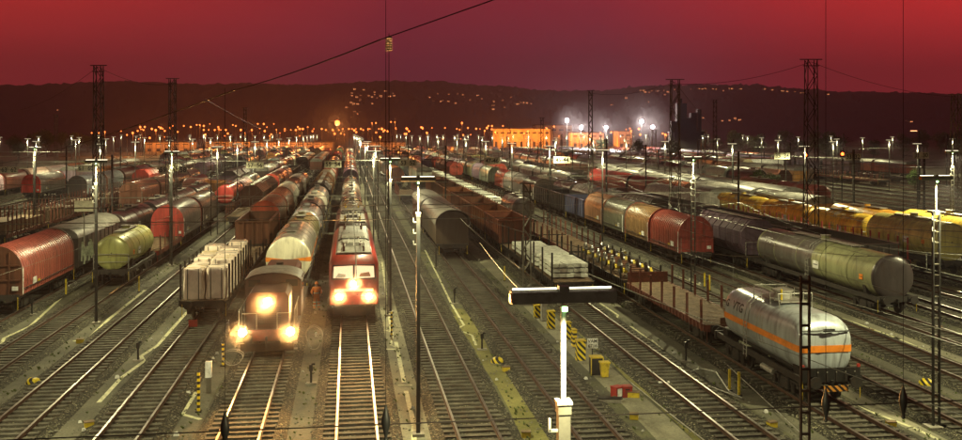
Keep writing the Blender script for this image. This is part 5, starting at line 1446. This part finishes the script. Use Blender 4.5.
# ------------------------------------------------------------------ scattering volumes added round lamps to give them a halo
def halo_volume(loc, rad, dens, label):
    vs = []; n, m = 20, 12
    rings = [[(math.cos(2*math.pi*k/n)*math.sin(math.pi*j/m)*rad[0], math.sin(2*math.pi*k/n)*math.sin(math.pi*j/m)*rad[1], -math.cos(math.pi*j/m)*rad[2]) for k in range(n)] for j in range(m+1)]
    rings[0] = [(p[0]+1e-3*math.cos(i), p[1]+1e-3*math.sin(i), p[2]) for i, p in enumerate([(0, 0, -rad[2])]*n)]
    rings[-1] = [(p[0]+1e-3*math.cos(i), p[1]+1e-3*math.sin(i), p[2]) for i, p in enumerate([(0, 0, rad[2])]*n)]
    b = MB().loft(rings, 'steel', True); o = b.build('halo_volume', None, None, loc); o.data.materials.clear()
    mm = bpy.data.materials.new('halo_volume'); mm.use_nodes = True; t = mm.node_tree; t.nodes.clear()
    v = t.nodes.new('ShaderNodeVolumePrincipled'); v.inputs['Density'].default_value = dens; v.inputs['Anisotropy'].default_value = .45; v.inputs['Color'].default_value = (.9, .9, .9, 1)
    q = t.nodes.new('ShaderNodeOutputMaterial'); t.links.new(v.outputs[0], q.inputs['Volume']); o.data.materials.append(mm)
    tag(o, label, 'halo_volume', None, 'stuff')
for X, y0, col_, pts_ in ((-4.03, YZ(-4.03, 47.5), 'diesel', ((-1.16, -.6, 1.63, 'left'), (1.16, -.6, 1.63, 'right'), (0, .3, 2.99, 'upper'))), (.29, YZ(.29, 57.2), 'electric', ((-.88, -.6, 1.69, 'left'), (.88, -.6, 1.69, 'right'), (0, -.55, 2.45, 'upper')))):
    for dx, dy, z, wh in pts_:
        halo_volume((X+dx, y0+dy-.2, z), (2.1, 1.3, 2.1) if col_ == 'diesel' else (1.7, 1.2, 1.7), .017, f'thin added halo volume round the {wh} headlamp of the {col_} locomotive')
for px, py, rr, lab in ((567, 120.5, 7, 'smallest'), (581, 127.5, 12, 'left'), (606, 127.5, 9, 'middle'), (641.5, 121.5, 13, 'highest'), (652.5, 127, 9, 'lower right')):
    halo_volume(P(px, py, 418.5), (rr, rr, rr), .0011, f'added halo volume round the {lab} white floodlight cluster')
halo_volume(P(337.5, 123, 478), (15, 15, 15), .0010, 'added halo volume round the brightest orange lamp')

# ------------------------------------------------------------------ haze
hz = MB().box((200, 1450, 110), (3900, 3060, 224), 'steel').build('haze')
hz.data.materials.clear()
hm = bpy.data.materials.new('haze'); hm.use_nodes = True; t = hm.node_tree; t.nodes.clear()
pv = t.nodes.new('ShaderNodeVolumePrincipled'); pv.inputs['Density'].default_value = .00030; pv.inputs['Color'].default_value = (.86, .78, .92, 1); pv.inputs['Anisotropy'].default_value = .3
mo = t.nodes.new('ShaderNodeOutputMaterial'); t.links.new(pv.outputs[0], mo.inputs['Volume'])
hz.data.materials.append(hm); tag(hz, None, None, None, 'stuff')
